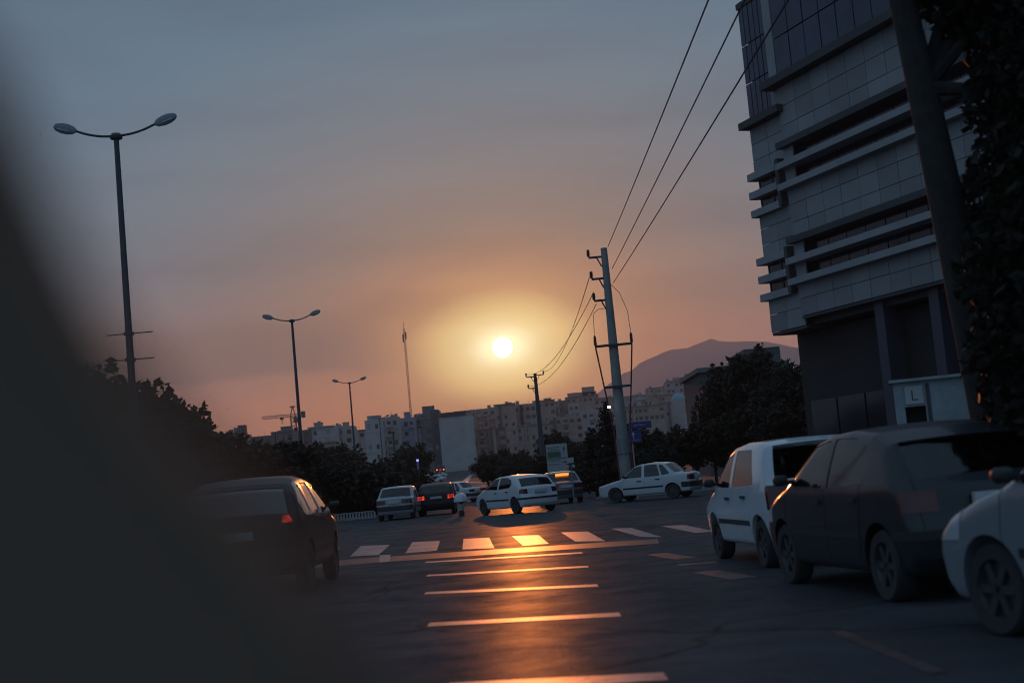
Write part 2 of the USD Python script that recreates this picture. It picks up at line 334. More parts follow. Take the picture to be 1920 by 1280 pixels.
# asphalt of the junction and the road that climbs away from it
def road_x(y):
    L_ = np.interp(y, [-80, 40, 66, 72, 80, 95, 130, 185, 260, 350, 420, 470], [-9, -9.5, -13, -6.6, -6.4, -7.0, -9.3, -13.0, -17.9, -23.4, -20.8, -19.0])
    R_ = np.interp(y, [-80, 8, 30, 62, 72, 95, 110, 130, 185, 260, 350, 420, 470], [9, 12, 24, 34, 16, 1.0, -0.8, -2.6, -5.4, -11.2, -14.6, -12.1, -9.0])
    return L_, R_
ry = sorted(set([-80, -20, 0, 8, 20, 30, 40, 45, 55, 62, 66, 70, 72, 74, 80, 88, 95, 102, 110, 120, 130, 140, 150, 155, 165, 175, 185, 200, 220, 240, 260, 285, 310, 330, 350, 365, 380, 400, 420, 445, 470]))
tag(obj('road', sheet(lambda y: list(np.linspace(*road_x(y), 9)), ry, 0.0), asphalt), 'dark asphalt road through the junction and up towards the buildings', 'road', kind='structure')
# hill far behind
def hill():
    px = np.linspace(1020, 1900, 60)
    prof = np.interp(px, [1020, 1100, 1150, 1180, 1215, 1260, 1290, 1320, 1340, 1360, 1385, 1410, 1447, 1500, 1580, 1700, 1900], [775, 752, 715, 695, 672, 655, 652, 641, 634, 642, 640, 641, 642, 652, 690, 770, 800])
    rows = [(3750, 0.0), (4050, 0.35), (4320, 0.75), (4500, 1.0), (4620, 0.8), (4750, 0.4), (4900, 0.0)]
    v = []
    for yy, k in rows:
        for i, p in enumerate(px):
            t = D(p, prof[i], 4500.0)
            h = t[2] * k + (0 if k in (0, 1) else 14 * (meshkit.fbm(np.array([i * 0.45, yy * 0.01, 3.0])) - 0.5) * 2)
            h += (0 if k != 1 else 14 * (meshkit.fbm(np.array([i * 0.9, 1.0, 9.0])) - 0.5))
            v.append((t[0] * yy / 4500.0, yy, h if k else -5))
    n = len(px); f = [(r * n + i, r * n + i + 1, (r + 1) * n + i + 1, (r + 1) * n + i) for r in range(len(rows) - 1) for i in range(n - 1)]
    return np.array(v), np.array(f)
hill_m = mat('bare_hillside', (0.16, 0.12, 0.11), 0.95, noise=0.25, scale=0.006, space='world')
tag(obj('mountain', hill(), hill_m, smooth=True), 'bare hazy mountain ridge on the horizon right of the sun', 'mountain', kind='structure')

# haze: one closed box round everything
hz = bx(-3600, 3600, -60, 5000, -8, 440)
hz_mat = usdkit.material(stage, '/World/Looks/haze', {"v": ("principled_volume", {"color": (0.86, 0.89, 0.91), "density": HAZE_DENSITY, "anisotropy": 0.35})}, [], volume="v.volume")
tag(obj('haze', hz, hz_mat), 'thin evening smog', 'haze', kind='stuff')

# ------------------------------------------------------------------ road markings
def strip(p, q, w, z=0.004):
    p, q = np.array(p[:2]), np.array(q[:2]); d = (q - p) / np.linalg.norm(q - p); n = (np.array([0.0, 1.0]) if abs(d[0]) > .5 else np.array([-d[1], d[0]])) * w / 2
    k = max(2, int(np.linalg.norm(q - p) / 0.25)); ring1, ring2 = [], []
    for t in np.linspace(0, 1, k):
        c = p + (q - p) * t
        ring1.append(c + n * (1 + rng.uniform(-0.06, 0.06))); ring2.append(c - n * (1 + rng.uniform(-0.06, 0.06)))
    return flat(ring1 + ring2[::-1], z)
bars = [((798, 1054), (1092, 1036), 0.40), ((800, 1079), (1103, 1062), 0.36), ((797, 1112), (1121, 1097.5), 0.34), ((803, 1171), (1163, 1152), 0.34), ((840, 1288), (1249, 1268), 0.34)]
blab = ['furthest', 'second furthest', 'middle', 'second nearest', 'nearest']
for (a, b, w), t in zip(bars, blab):
    tag(obj('rumble_bar', strip(G(*a), G(*b), w), paint_mark), f'{t} of the five pale painted bars across the lane, sunlit', 'road marking', 'painted bars across the lane')
quads = [[(677, 1023), (731, 1021), (710, 1040), (656, 1043)], [(773, 1016), (825, 1014), (819, 1032), (760, 1037)], [(869, 1010), (917, 1007.5), (927, 1027), (867, 1030)],
         [(960, 1004.6), (1010, 1003), (1029, 1019), (981, 1023)], [(1052, 998), (1102, 996), (1135, 1014), (1079, 1015)], [(1146, 991), (1183, 989), (1242, 1007), (1200, 1006)], [(1240, 986), (1283, 984), (1342, 996), (1304, 999)],
         [(608, 1029), (638, 1026), (615, 1047), (575, 1050)]]
qlab = ['second zebra stripe from the left, beside the black car', 'third zebra stripe from the left', 'zebra stripe just left of the sun glare on the road', 'brightest zebra stripe, under the sun glare', 'zebra stripe just right of the sun glare',
        'dim zebra stripe second from the right', 'rightmost dim zebra stripe near the white hatchback', 'leftmost zebra stripe partly hidden by the black car']
for q, t in zip(quads, qlab):
    tag(obj('zebra_stripe', flat([G(*p) for p in q], 0.004), paint_mark), t, 'road marking', 'zebra crossing stripes')
tag(obj('stop_line', flat([G(*p) for p in [(560, 1056), (700, 1045), (954, 1028), (1233, 1010), (1236, 1019), (954, 1037), (700, 1055), (556, 1067)]], 0.004), paint_worn), 'wide worn grey stop line before the zebra crossing', 'road marking')
tag(obj('marker_patch', flat([G(*p) for p in [(712, 1041), (732, 1040), (731, 1053), (711, 1055)]], 0.008), paint_mark), 'small bright white patch on the worn stop line', 'road marking')
for a, b, w, t in [((1229, 1038), (1287, 1047), 0.3, 'short worn dash right of the stop line'), ((1272, 1059), (1346, 1054), 0.3, 'faint dash below the zebra crossing beside the white hatchback'), ((1322, 1071), (1395, 1084), 0.3, 'faint worn dash in front of the dark hatchback'), ((1570, 1183), (1760, 1262), 0.10, 'faint long lane line at the lower right of the road')]:
    tag(obj('lane_dash', strip(G(*a), G(*b), w), paint_worn), t, 'road marking')

# ------------------------------------------------------------------ cars
def rounded(pts, r=0.06, step=0.06):
    p = Polygon(pts).buffer(-r, quad_segs=6).buffer(2 * r, quad_segs=6).buffer(-r, quad_segs=6)
    ring = p.exterior; n = max(24, int(ring.length / step))
    a = np.array([ring.interpolate(i / n, normalized=True).coords[0] for i in range(n)])
    if Polygon(a).exterior.is_ccw is False: a = a[::-1]
    return a
def pnormals(P):
    t = np.roll(P, -1, 0) - np.roll(P, 1, 0); t /= np.linalg.norm(t, axis=1, keepdims=True) + 1e-9
    return np.c_[t[:, 1], -t[:, 0]]
class CarShape:
    def __init__(s, pts, hw, belt, roof, tumble=0.2, rnd=0.075, res=0.09, plan=0.05):
        s.P = rounded(pts, 0.05, res * 0.75); s.N = pnormals(s.P); s.hw, s.belt, s.roof, s.tumble, s.rnd, s.res, s.plan = hw, belt, roof, tumble, rnd, res, plan
        s.L2 = max(abs(s.P[:, 0].min()), s.P[:, 0].max())
    def warp(s, v):
        v = np.array(v); x, y, z = v[:, 0], v[:, 1], v[:, 2]
        t = np.clip((z - s.belt) / (s.roof - s.belt), 0, 1.1); b = np.clip((s.belt * 0.72 - z) / s.belt, 0, 1)
        w = 1 - s.tumble * (0.75 * t + 0.25 * t * t) - 0.16 * b ** 1.6 - 0.09 * np.clip((np.abs(x) / s.L2), 0, 1.1) ** 5
        yn = np.clip(np.abs(y) / s.hw, 0, 1.2)
        xs = 1 - s.plan * yn ** 2.2 * np.clip(np.abs(x) / s.L2, 0, 1.1) ** 2
        zc = z - 0.03 * yn ** 2 * np.clip((z - 0.5) / 0.5, 0, 1)
        return np.c_[x * xs, y * w, zc]
    def solid(s, off=0.0):
        """body volume shrunk by off"""
        P = s.P - s.N * off; hw = s.hw - off; r = s.rnd
        lay = [(-hw, r), (-hw + r * 0.10, r * 0.55), (-hw + r * 0.35, r * 0.2), (-hw + r, 0.0)]
        lay = lay + [(-y, i) for y, i in lay[::-1]]
        n = len(P); vs = []
        for y, ins in lay:
            q = P - s.N * ins
            vs.append(np.c_[q[:, 0], np.full(n, y), q[:, 1]])
        v = np.vstack(vs); f = []
        idx = np.arange(n); nx = (idx + 1) % n
        for k in range(len(lay) - 1):
            a, b = k * n, (k + 1) * n
            f.append(np.c_[a + idx, b + nx, a + nx]); f.append(np.c_[a + idx, b + idx, b + nx])
        cap = np.array(m3.triangulate([P - s.N * r]))
        f.append(cap); f.append(cap[:, ::-1] + (len(lay) - 1) * n)
        f = np.vstack(f).astype(np.uint32)
        man = m3.Manifold(m3.Mesh(v.astype(np.float32), f))
        if man.volume() < 0: man = m3.Manifold(m3.Mesh(v.astype(np.float32), f[:, ::-1].copy()))
        return man.refine_to_length(s.res).warp_batch(s.warp)
def side_cut(poly, y0, y1):
    """extrude an (x, z) polygon along y"""
    c = m3.CrossSection([np.array(poly)[::1]], m3.FillRule.NonZero)
    return c.extrude(y1 - y0).rotate((90, 0, 0)).translate((0, y1, 0))
def both(poly, y0, y1):
    return side_cut(poly, y0, y1) + side_cut(poly, -y1, -y0)
def sm_poly(pts, r=0.04):
    p = Polygon(pts).buffer(-r, quad_segs=5).buffer(r, quad_segs=5)
    return np.array(p.exterior.coords)[:-1][::-1] if not p.exterior.is_ccw else np.array(p.exterior.coords)[:-1]
def wheel_meshes(r, w):
    h = w / 2; ri = r * 0.66
    ty = lathe([(ri, -h * 0.9), (r * 0.93, -h), (r, -h * 0.7), (r, h * 0.7), (r * 0.93, h), (ri, h * 0.9), (ri, -h * 0.9)], 28, 'y')
    parts = [lathe([(0, -h * 0.35), (ri * 0.25, -h * 0.45), (ri * 0.9, -h * 0.3), (ri, -h * 0.85), (ri, h * 0.85), (ri * 0.9, h * 0.3), (ri * 0.25, h * 0.45), (0, h * 0.35)], 24, 'y')]
    for k in range(6):
        a = k * PI / 3
        b = bx(0.02, ri * 0.95, -h * 0.72, h * 0.72, -0.028, 0.028)
        b.apply_transform(trimesh.transformations.rotation_matrix(a, (0, 1, 0))); parts.append(b)
    return ty, cat(parts)

CARS = {
 'hatch': dict(pts=[(1.76, .20), (1.90, .30), (1.93, .50), (1.87, .64), (1.66, .765), (1.30, .885), (.98, .965), (.30, 1.355), (.0, 1.41), (-.5, 1.43), (-1.05, 1.385), (-1.42, 1.28), (-1.70, .99), (-1.80, .90), (-1.85, .70), (-1.915, .58), (-1.91, .33), (-1.80, .22)],
      hw=.835, belt=.93, roof=1.43, wx=(1.19, -1.25), wr=.29,
      wins=[[(.90, .955), (.30, 1.30), (-.10, 1.345), (-.06, .925)], [(-.17, .925), (-.21, 1.35), (-.72, 1.335), (-1.02, 1.25), (-1.13, 1.10), (-.98, .965)]],
      ws=[(.93, .90), (1.10, 1.02), (.36, 1.46), (.25, 1.27)], rw=[(-1.36, 1.27), (-1.48, 1.38), (-1.88, .98), (-1.66, .99)],
      tail=[(-2.0, .70), (-1.64, .72), (-1.68, .88), (-2.0, .90)], tail_y=.62, head=[(1.50, .60), (2.1, .58), (2.1, .74), (1.45, .80)], head_y=.42,
      strip=[(.86, .50), (.86, .56), (-.86, .56), (-.86, .50)], bump=[(-2.1, .50), (-1.50, .50), (-1.50, .57), (-2.1, .57)], plate=(-1.84, .78),
      gaps=[[(.98, .92), (1.02, .62), (.86, .30)], [(-.115, .92), (-.06, .30)], [(-.98, .95), (-.90, .62), (-.82, .36)]], handles=[(.08, .80), (-.78, .82)], mirror=(.80, .98)),
 'sedan': dict(pts=[(1.86, .22), (1.95, .34), (1.97, .55), (1.92, .67), (1.25, .82), (.93, .88), (.34, 1.335), (.10, 1.41), (-.35, 1.435), (-.72, 1.415), (-.92, 1.36), (-1.34, .985), (-1.84, .965), (-1.96, .93), (-1.985, .60), (-2.0, .40), (-1.90, .24)],
      hw=.815, belt=.90, roof=1.43, wx=(1.17, -1.18), wr=.275,
      wins=[[(.82, .90), (.34, 1.28), (.02, 1.345), (.02, .895)], [(-.09, .895), (-.09, 1.35), (-.60, 1.345), (-.73, .92), (-.73, .90)], [(-.80, .92), (-.66, 1.335), (-.84, 1.30), (-1.10, 1.00), (-1.10, .95)]],
      ws=[(.88, .84), (1.06, .93), (.42, 1.44), (.28, 1.26)], rw=[(-.90, 1.30), (-.98, 1.46), (-1.46, .99), (-1.26, .99)],
      tail=[(-2.1, .68), (-1.80, .68), (-1.80, .86), (-2.1, .86)], tail_y=.42, head=[(1.72, .52), (2.1, .52), (2.1, .66), (1.72, .68)], head_y=.40,
      strip=[(.82, .47), (.82, .535), (-.82, .535), (-.82, .47)], bump=[(-2.2, .40), (-1.55, .40), (-1.55, .60), (-2.2, .60)], plate=(-1.985, .76),
      gaps=[[(.93, .86), (.95, .60), (.82, .28)], [(-.03, .89), (-.03, .28)], [(-.78, .90), (-.86, .62), (-.78, .36)]], handles=[(.14, .76), (-.62, .78)], mirror=(.72, .94)),
 'suv': dict(pts=[(2.05, .28), (2.17, .42), (2.20, .70), (2.12, .88), (1.90, .98), (1.15, 1.07), (.95, 1.12), (.28, 1.545), (.0, 1.62), (-.5, 1.65), (-1.35, 1.62), (-1.78, 1.54), (-2.05, 1.10), (-2.12, .98), (-2.17, .70), (-2.16, .42), (-2.05, .30)],
      hw=.89, belt=1.05, roof=1.64, wx=(1.33, -1.33), wr=.34,
      wins=[[(.82, 1.09), (.26, 1.47), (-.12, 1.54), (-.10, 1.06)], [(-.22, 1.06), (-.24, 1.545), (-.95, 1.53), (-1.00, 1.08)], [(-1.10, 1.10), (-1.06, 1.525), (-1.48, 1.49), (-1.70, 1.22), (-1.62, 1.12)]],
      ws=[(.90, 1.06), (1.06, 1.18), (.34, 1.66), (.22, 1.46)], rw=[(-1.74, 1.49), (-1.84, 1.66), (-2.22, 1.10), (-1.98, 1.10)],
      tail=[(-2.3, .86), (-2.0, .86), (-1.98, 1.10), (-2.3, 1.10)], tail_y=.64, head=[(1.88, .74), (2.3, .72), (2.3, .86), (1.80, .92)], head_y=.45,
      strip=[(.92, .50), (.92, .60), (-.92, .60), (-.92, .50)], bump=[(-2.3, .45), (-1.75, .45), (-1.75, .66), (-2.3, .66)], plate=(-2.14, .86),
      gaps=[[(.92, 1.06), (.96, .72), (.90, .40)], [(-.16, 1.05), (-.12, .38)], [(-1.05, 1.07), (-1.00, .72), (-.92, .46)]], handles=[(.06, .93), (-.84, .95)], mirror=(.74, 1.10)),
 'boxhatch': dict(pts=[(1.64, .22), (1.74, .34), (1.76, .55), (1.70, .68), (1.10, .85), (.88, .905), (.34, 1.335), (.10, 1.42), (-.35, 1.455), (-1.00, 1.44), (-1.30, 1.39), (-1.56, 1.0), (-1.66, .93), (-1.72, .62), (-1.76, .40), (-1.68, .24)],
      hw=.805, belt=.92, roof=1.45, wx=(1.06, -1.16), wr=.275,
      wins=[[(.76, .92), (.33, 1.27), (.02, 1.345), (.02, .915)], [(-.09, .915), (-.09, 1.35), (-.78, 1.345), (-1.06, .98), (-1.06, .94)]],
      ws=[(.82, .86), (1.0, .95), (.42, 1.44), (.28, 1.26)], rw=[(-1.25, 1.345), (-1.34, 1.50), (-1.70, 1.0), (-1.49, 1.0)],
      tail=[(-1.9, .66), (-1.53, .66), (-1.50, .93), (-1.9, .93)], tail_y=.52, head=[(1.52, .52), (1.9, .52), (1.9, .66), (1.52, .68)], head_y=.40,
      strip=[(.76, .47), (.76, .53), (-.80, .53), (-.80, .47)], bump=[(-2.0, .40), (-1.58, .40), (-1.58, .46), (-2.0, .46)], plate=(-1.70, .78),
      gaps=[[(.86, .88), (.88, .60), (.74, .28)], [(-.03, .91), (-.03, .28)], [(-.86, .93), (-.86, .62), (-.76, .36)]], handles=[(.14, .78), (-.64, .80)], mirror=(.68, .95)),
}
CARS['wagon'] = dict(CARS['suv'], pts=[(2.05, .28), (2.17, .42), (2.20, .68), (2.10, .84), (1.85, .94), (1.15, 1.03), (.95, 1.08), (.28, 1.50), (.0, 1.575), (-.5, 1.61), (-1.15, 1.585), (-1.55, 1.50), (-1.80, 1.40), (-2.06, 1.10), (-2.13, .96), (-2.18, .70), (-2.16, .42), (-2.05, .30)], roof=1.60,
    wins=[[(.82, 1.06), (.26, 1.42), (-.12, 1.49), (-.10, 1.03)], [(-.22, 1.03), (-.24, 1.495), (-.95, 1.48), (-1.00, 1.05)], [(-1.10, 1.07), (-1.06, 1.47), (-1.35, 1.43), (-1.62, 1.20), (-1.58, 1.09)]],
    ws=[(.90, 1.02), (1.06, 1.14), (.34, 1.62), (.22, 1.42)], rw=[(-1.66, 1.40), (-1.76, 1.56), (-2.24, 1.12), (-1.98, 1.10)], tail=[(-2.3, .97), (-2.02, .97), (-2.0, 1.07), (-2.3, 1.07)], tail_y=.70, plate=(-2.16, .84), tumble=.27, rnd=.12, trim=True)
_shape_cache = {}
def car_geometry(kind, res, detail):
    key = (kind, res, detail)
    if key in _shape_cache: return _shape_cache[key]
    c = CARS[kind]; s = CarShape(c['pts'], c['hw'], c['belt'], c['roof'], c.get('tumble', .2), c.get('rnd', .075), res=res)
    hw = c['hw']; out = {}
    b0 = s.solid(0.0)
    inner = s.solid(0.055)
    fx, rx = c['wx']; wr = c['wr']
    arches = m3.Manifold()
    for x in (fx, rx):
        cy = m3.Manifold.cylinder(0.34, wr + 0.055, wr + 0.055, 40).rotate((90, 0, 0))
        arches = arches + cy.translate((x, hw + 0.10, wr + 0.005)) + cy.translate((x, -hw + 0.24, wr + 0.005))
    x_f = c['ws'][0][0] - 0.05
    x_r = c['rw'][3][0] + 0.02
    cab = inner ^ m3.Manifold.cube((x_f - x_r, 4, 3)).translate((x_r, -2, 0.36))
    side = m3.Manifold()
    cutw = [both(sm_poly(w), hw * 0.45, 2.0) for w in c['wins']]
    def lens(poly, k):
        q = np.array(poly)
        m = side_cut(q if Polygon(q).exterior.is_ccw else q[::-1], -hw * k, hw * k)
        return m.refine_to_length(0.15).warp_batch(s.warp)
    ws, rw = lens(c['ws'], 0.86), lens(c['rw'], 0.86)
    body = b0 - arches - cab
    for w in cutw: body = body - w
    body = body - ws - rw
    skin_g = s.solid(0.008) - s.solid(0.016)
    skin_o = s.solid(-0.004) - s.solid(0.012)
    glass = [skin_g ^ side_cut(sm_poly(w), hw * .45, 2.0) for w in c['wins']] + [skin_g ^ side_cut(sm_poly(w), -2.0, -hw * .45) for w in c['wins']]
    out['side_window'] = [tm(g) for g in glass]
    out['windshield'] = tm(skin_g ^ ws); out['rear_window'] = tm(skin_g ^ rw)
    T = np.array(c['tail']); H = np.array(c['head'])
    ccw = lambda q: q if Polygon(q).exterior.is_ccw else q[::-1]
    tails = [skin_o ^ side_cut(ccw(T), hw * c['tail_y'], 2), skin_o ^ side_cut(ccw(T), -2, -hw * c['tail_y'])]
    heads = [skin_o ^ side_cut(ccw(H), hw * c['head_y'], 2), skin_o ^ side_cut(ccw(H), -2, -hw * c['head_y'])]
    out['tail_light'] = [tm(t) for t in tails]; out['headlight'] = [tm(t) for t in heads]
    out['bumper_strip'] = tm((skin_o ^ side_cut(ccw(np.array(c['bump'])), -2, 2)) - arches)
    if detail:
        out['side_moulding'] = [tm((skin_o ^ side_cut(ccw(np.array(c['strip'])), hw * .5, 2)) - arches), tm((skin_o ^ side_cut(ccw(np.array(c['strip'])), -2, -hw * .5)) - arches)]
        if c.get('trim'):
            sk = s.solid(-0.010) - s.solid(0.006)
            out['window_trim'] = []
            for w in c['wins']:
                pw = Polygon(sm_poly(w)); q1 = np.array(pw.buffer(.045).exterior.coords)[:-1]; q0 = np.array(pw.buffer(-.002).exterior.coords)[:-1]
                cc = lambda q: q if Polygon(q).exterior.is_ccw else q[::-1]
                for a_, b_ in ((hw * .45, 2.0), (-2.0, -hw * .45)):
                    out['window_trim'].append(tm((sk ^ side_cut(cc(q1), a_, b_)) - side_cut(cc(q0), -3, 3)))
        groove = s.solid(-0.02) - s.solid(0.010)
        for g in c['gaps']:
            q = ccw(np.array(LineString(g).buffer(0.006, cap_style=2).exterior.coords)[:-1])
            body = body - (groove ^ both(q, hw * .5, 2))
        rz = c['plate'][1]; xr_ = c['pts'] and min(p[0] for p in c['pts'])
        for sg in (-1, 1):
            body = body - (groove ^ m3.Manifold.cube((.9, .012, c['belt'] - .52)).translate((xr_ - .1, sg * hw * .80 - .006, .56)))
        body = body - (groove ^ m3.Manifold.cube((.6, hw * 1.6, .012)).translate((xr_ - .1, -hw * .8, .56)))
        hg = skin_o2 = s.solid(-0.022) - s.solid(0.0)
        out['door_handle'] = [tm(hg ^ side_cut(ccw(np.array([(x - .09, z - .016), (x + .09, z - .016), (x + .09, z + .02), (x - .09, z + .02)])), a, b)) for x, z in c['handles'] for a, b in ((hw * .5, 2), (-2, -hw * .5))]
    mx, mz = c['mirror']
    hwm = hw * (1 - s.tumble * 0.75 * (mz - c['belt']) / (c['roof'] - c['belt'])) 
    out['door_mirror'] = []
    for sg in (1, -1):
        m = rbx(mx - 0.04, mx + 0.06, min(sg * (hwm + .02), sg * (hwm + .16)), max(sg * (hwm + .02), sg * (hwm + .16)), mz - 0.02, mz + 0.08, 0.035)
        arm = bx(mx - .01, mx + .05, min(sg * (hwm - .06), sg * (hwm + .06)), max(sg * (hwm - .06), sg * (hwm + .06)), mz - .01, mz + .03)
        out['door_mirror'].append(cat([m, arm]))
    out['body'] = tm(body)
    px, pz = c['plate']
    slope = -0.0
    out['license_plate'] = bx(px - 0.06, px - 0.0 - 0.005, -.26, .26, pz - .055, pz + .055)
    seats = [rbx(.05, .55, y0, y0 + .5, .42, .60, .06) for y0 in (.10, -.60)] + [rbx(-.08, .10, y0, y0 + .5, .55, 1.05, .06) for y0 in (.10, -.60)] + [rbx(-.07, .04, y0 + .12, y0 + .38, 1.07, 1.25, .05) for y0 in (.10, -.60)]
    seats += [rbx(-.95, -.45, -.6, .6, .42, .62, .06), rbx(-1.05, -.88, -.6, .6, .55, 1.02, .06)]
    out['seat'] = seats
    out['wheel'] = wheel_meshes(wr, 0.18)
    out['wheel_at'] = [(fx, hw - .12, wr), (fx, -hw + .12, wr), (rx, hw - .12, wr), (rx, -hw + .12, wr)]
    _shape_cache[key] = out
    return out
def car(kind, label, loc, heading, pm, res=0.09, detail=False, name=None, lit=None, hot=None, group=None, tailmat=None, plate=True, strip_black=True, high_lamp=False, glass=None, head=None):
    """heading: degrees to the left of +y"""
    g = car_geometry(kind, res, detail)
    t = thing(name or {'hatch': 'hatchback', 'sedan': 'sedan', 'suv': 'suv', 'wagon': 'estate_car', 'boxhatch': 'hatchback'}[kind], label, 'car', loc, 90 + heading, group)
    obj('body', g['body'], pm, t, 38)
    gm = glass or car_glass
    for m in g['side_window']: obj('side_window', m, gm, t, 30)
    obj('windshield', g['windshield'], gm, t, 30); obj('rear_window', g['rear_window'], gm, t, 30)
    for m in g['tail_light']: obj('tail_light', m, lit or tailmat or lens_red, t, 30)
    for m in g['headlight']: obj('headlight', m, head or lens_clear, t, 30)
    obj('bumper_strip', g['bumper_strip'], black_trim if strip_black else pm, t, 30)
    for m in g.get('side_moulding', []): obj('side_moulding', m, black_trim, t, 30)
    for m in g.get('window_trim', []): obj('window_trim', m, chrome, t, 30)
    for m in g.get('door_handle', []): obj('door_handle', m, black_trim, t, 30)
    for m in g['door_mirror']: obj('door_mirror', m, black_trim if strip_black else pm, t, 30)
    if plate: obj('license_plate', g['license_plate'], plate_m, t)
    for m in (g['seat'] if detail else [cat(g['seat'])]): obj('seat', m, cabin_m, t, 30)
    for p in g['wheel_at']:
        ty, ri = g['wheel']
        w = UsdGeom.Xform.Define(stage, f"{t.GetPath()}/{numbered(str(t.GetPath()), 'wheel')}"); w.AddTranslateOp().Set(Gf.Vec3d(*p))
        obj('tyre', ty, rubber, w.GetPrim(), 30); obj('rim', ri, alloy, w.GetPrim(), 30)
    if high_lamp:
        c = CARS[kind]
        x, z = c['rw'][0]
        obj('brake_lamp', rbx(x - .22, x - .10, -.30, .30, z - .06, z + .04, .02), tail_hot, t, 30)
    return t
def from_wheel(kind, px, py, heading, which='rl'):
    """location of a car whose given wheel touches the road at the pixel"""
    c = CARS[kind]; g = G(px, py)
    x = c['wx'][0] if which[0] == 'f' else c['wx'][1]
    y = c['hw'] - .05 if which[1] == 'l' else -c['hw'] + .05
    a = math.radians(90 + heading)
    return (g[0] - (x * math.cos(a) - y * math.sin(a)), g[1] - (x * math.sin(a) + y * math.cos(a)), 0.0)

# near queue on the right
car('boxhatch', 'small white square-backed hatchback at the crossing, ahead of the dark car on the right', from_wheel('boxhatch', 1436, 1064, 5.5), 5.5, white_paint, 0.07, True)
car('hatch', 'dark blue hatchback between the two white cars in the queue at right', from_wheel('hatch', 1668, 1128, 8), 8, navy_paint, 0.06, True)
car('hatch', 'white hatchback with painted-in grey shade at the right edge, only its bonnet and front wing in view', from_wheel('hatch', 1880, 1192, 17, 'fl'), 17, shaded_white_paint, 0.06, True)
# black car on the left
_p = D(436, 960, 18.6)
car('wagon', 'black car with golden sunlit side windows and one red tail lamp, at left', (_p[0], _p[1] + 2.0, 0), 0.5, black_paint, 0.07, True, lit=tail_dim, glass=mat('black_car_glass', (0.008, 0.008, 0.009), 0.08, spec=1.0, coat=1.0, noise=.1))
# mid distance
car('hatch', 'white hatchback turning left in the middle of the junction', from_wheel('hatch', 967, 963, 30), 30, white_paint, 0.08, True)
car('sedan', 'white boxy sedan seen side-on beside the concrete utility pole', from_wheel('sedan', 1263, 934, 64), 64, white_paint, 0.08, True)
_p = G(746, 974.5)
car('sedan', 'pale silver sedan seen from behind, left of the black car with red lamps', (_p[0], _p[1] + 2.0, 0), -4, silver_paint, 0.09, True)
_p = G(818, 966)
car('hatch', 'black hatchback with two lit red tail lamps beside the silver sedan', (_p[0], _p[1] + 2.2, 0), 1, black_paint, 0.09, True, lit=tail_lit)
_p = G(1048, 948)
car('sedan', 'grey car half hidden behind the turning white hatchback with its high brake lamp lit', (_p[0] + .2, _p[1] + 5.0, 0), 8, grey_paint, 0.09, True, high_lamp=True)
_p = D(1352, 885, 66)
car('hatch', 'white car whose nose shows just left of the white square-backed hatchback', (_p[0] + 1.9, 66, terrain(66)), 80, white_paint, 0.12)
def on_road(px, py):
    for y in np.linspace(60, 470, 1641):
        p = D(px, py, y)
        if p[2] <= terrain(y): return p
    return D(px, py, 470)
far = [('sedan', 850, 944, 60, white_paint, 'white car crossing behind the black car with red lamps', None), ('sedan', 817, 905, 78, white_paint, 'nearest of the small white cars on the climbing road', None),
       ('hatch', 826, 895, 60, white_paint, 'small white car with its side in view further up the road', None), ('hatch', 800, 896, 6, white_paint, 'small pale car at the left kerb of the climbing road', None),
       ('sedan', 809, 905, 0, black_paint, 'small dark car with two red tail lamps on the climbing road', tail_hot),
       ('sedan', 893, 890, 40, grey_paint, 'grey car parked by the kerb near the curved island', None), ('hatch', 901, 884, 190, white_paint, 'pale car coming round the bend with lit headlamps', None)]
for k, px, py, h, pm, lab, lit in far:
    p = on_road(px, py)
    car(k, lab, (p[0], p[1], terrain(p[1])), h, pm, 0.16, lit=lit, head=lamp_white if 'headlamps' in lab else None)

# lorry far up the road with bright lamps
p = on_road(826, 889)
t = thing('lorry', 'dark lorry far up the road with amber and red rear lamps', 'lorry', (p[0] - 0.0, p[1] + 3, terrain(p[1] + 3)), 0)
obj('cargo_box', rbx(-1.2, 1.2, -2.2, 2.6, .95, 2.35, .05), steel_dark, t)
obj('cab', rbx(-1.1, 1.1, 2.7, 4.3, .6, 2.5, .15), grey_paint, t)
obj('chassis', bx(-.9, .9, -2.3, 4.2, .55, .90), black_trim, t)
for x, m in ((-1.0, tail_hot), (1.0, tail_hot)): obj('rear_lamp', rbx(x - .17, x + .17, -2.34, -2.21, 1.1, 1.44, .05), m, t)
obj('brake_panel', rbx(-.28, .28, -2.33, -2.21, .96, 1.40, .05), tail_lit, t)
for x in (-1.0, 1.0):
    for y in (-1.4, 3.4):
        w = lathe([(0, -.13), (.40, -.13), (.45, -.08), (.45, .08), (.40, .13), (0, .13)], 18)
        w.apply_transform(trimesh.transformations.rotation_matrix(PI / 2, (0, 1, 0))); w.apply_translation((x, y, .45)); obj('wheel', w, rubber, t, 30)

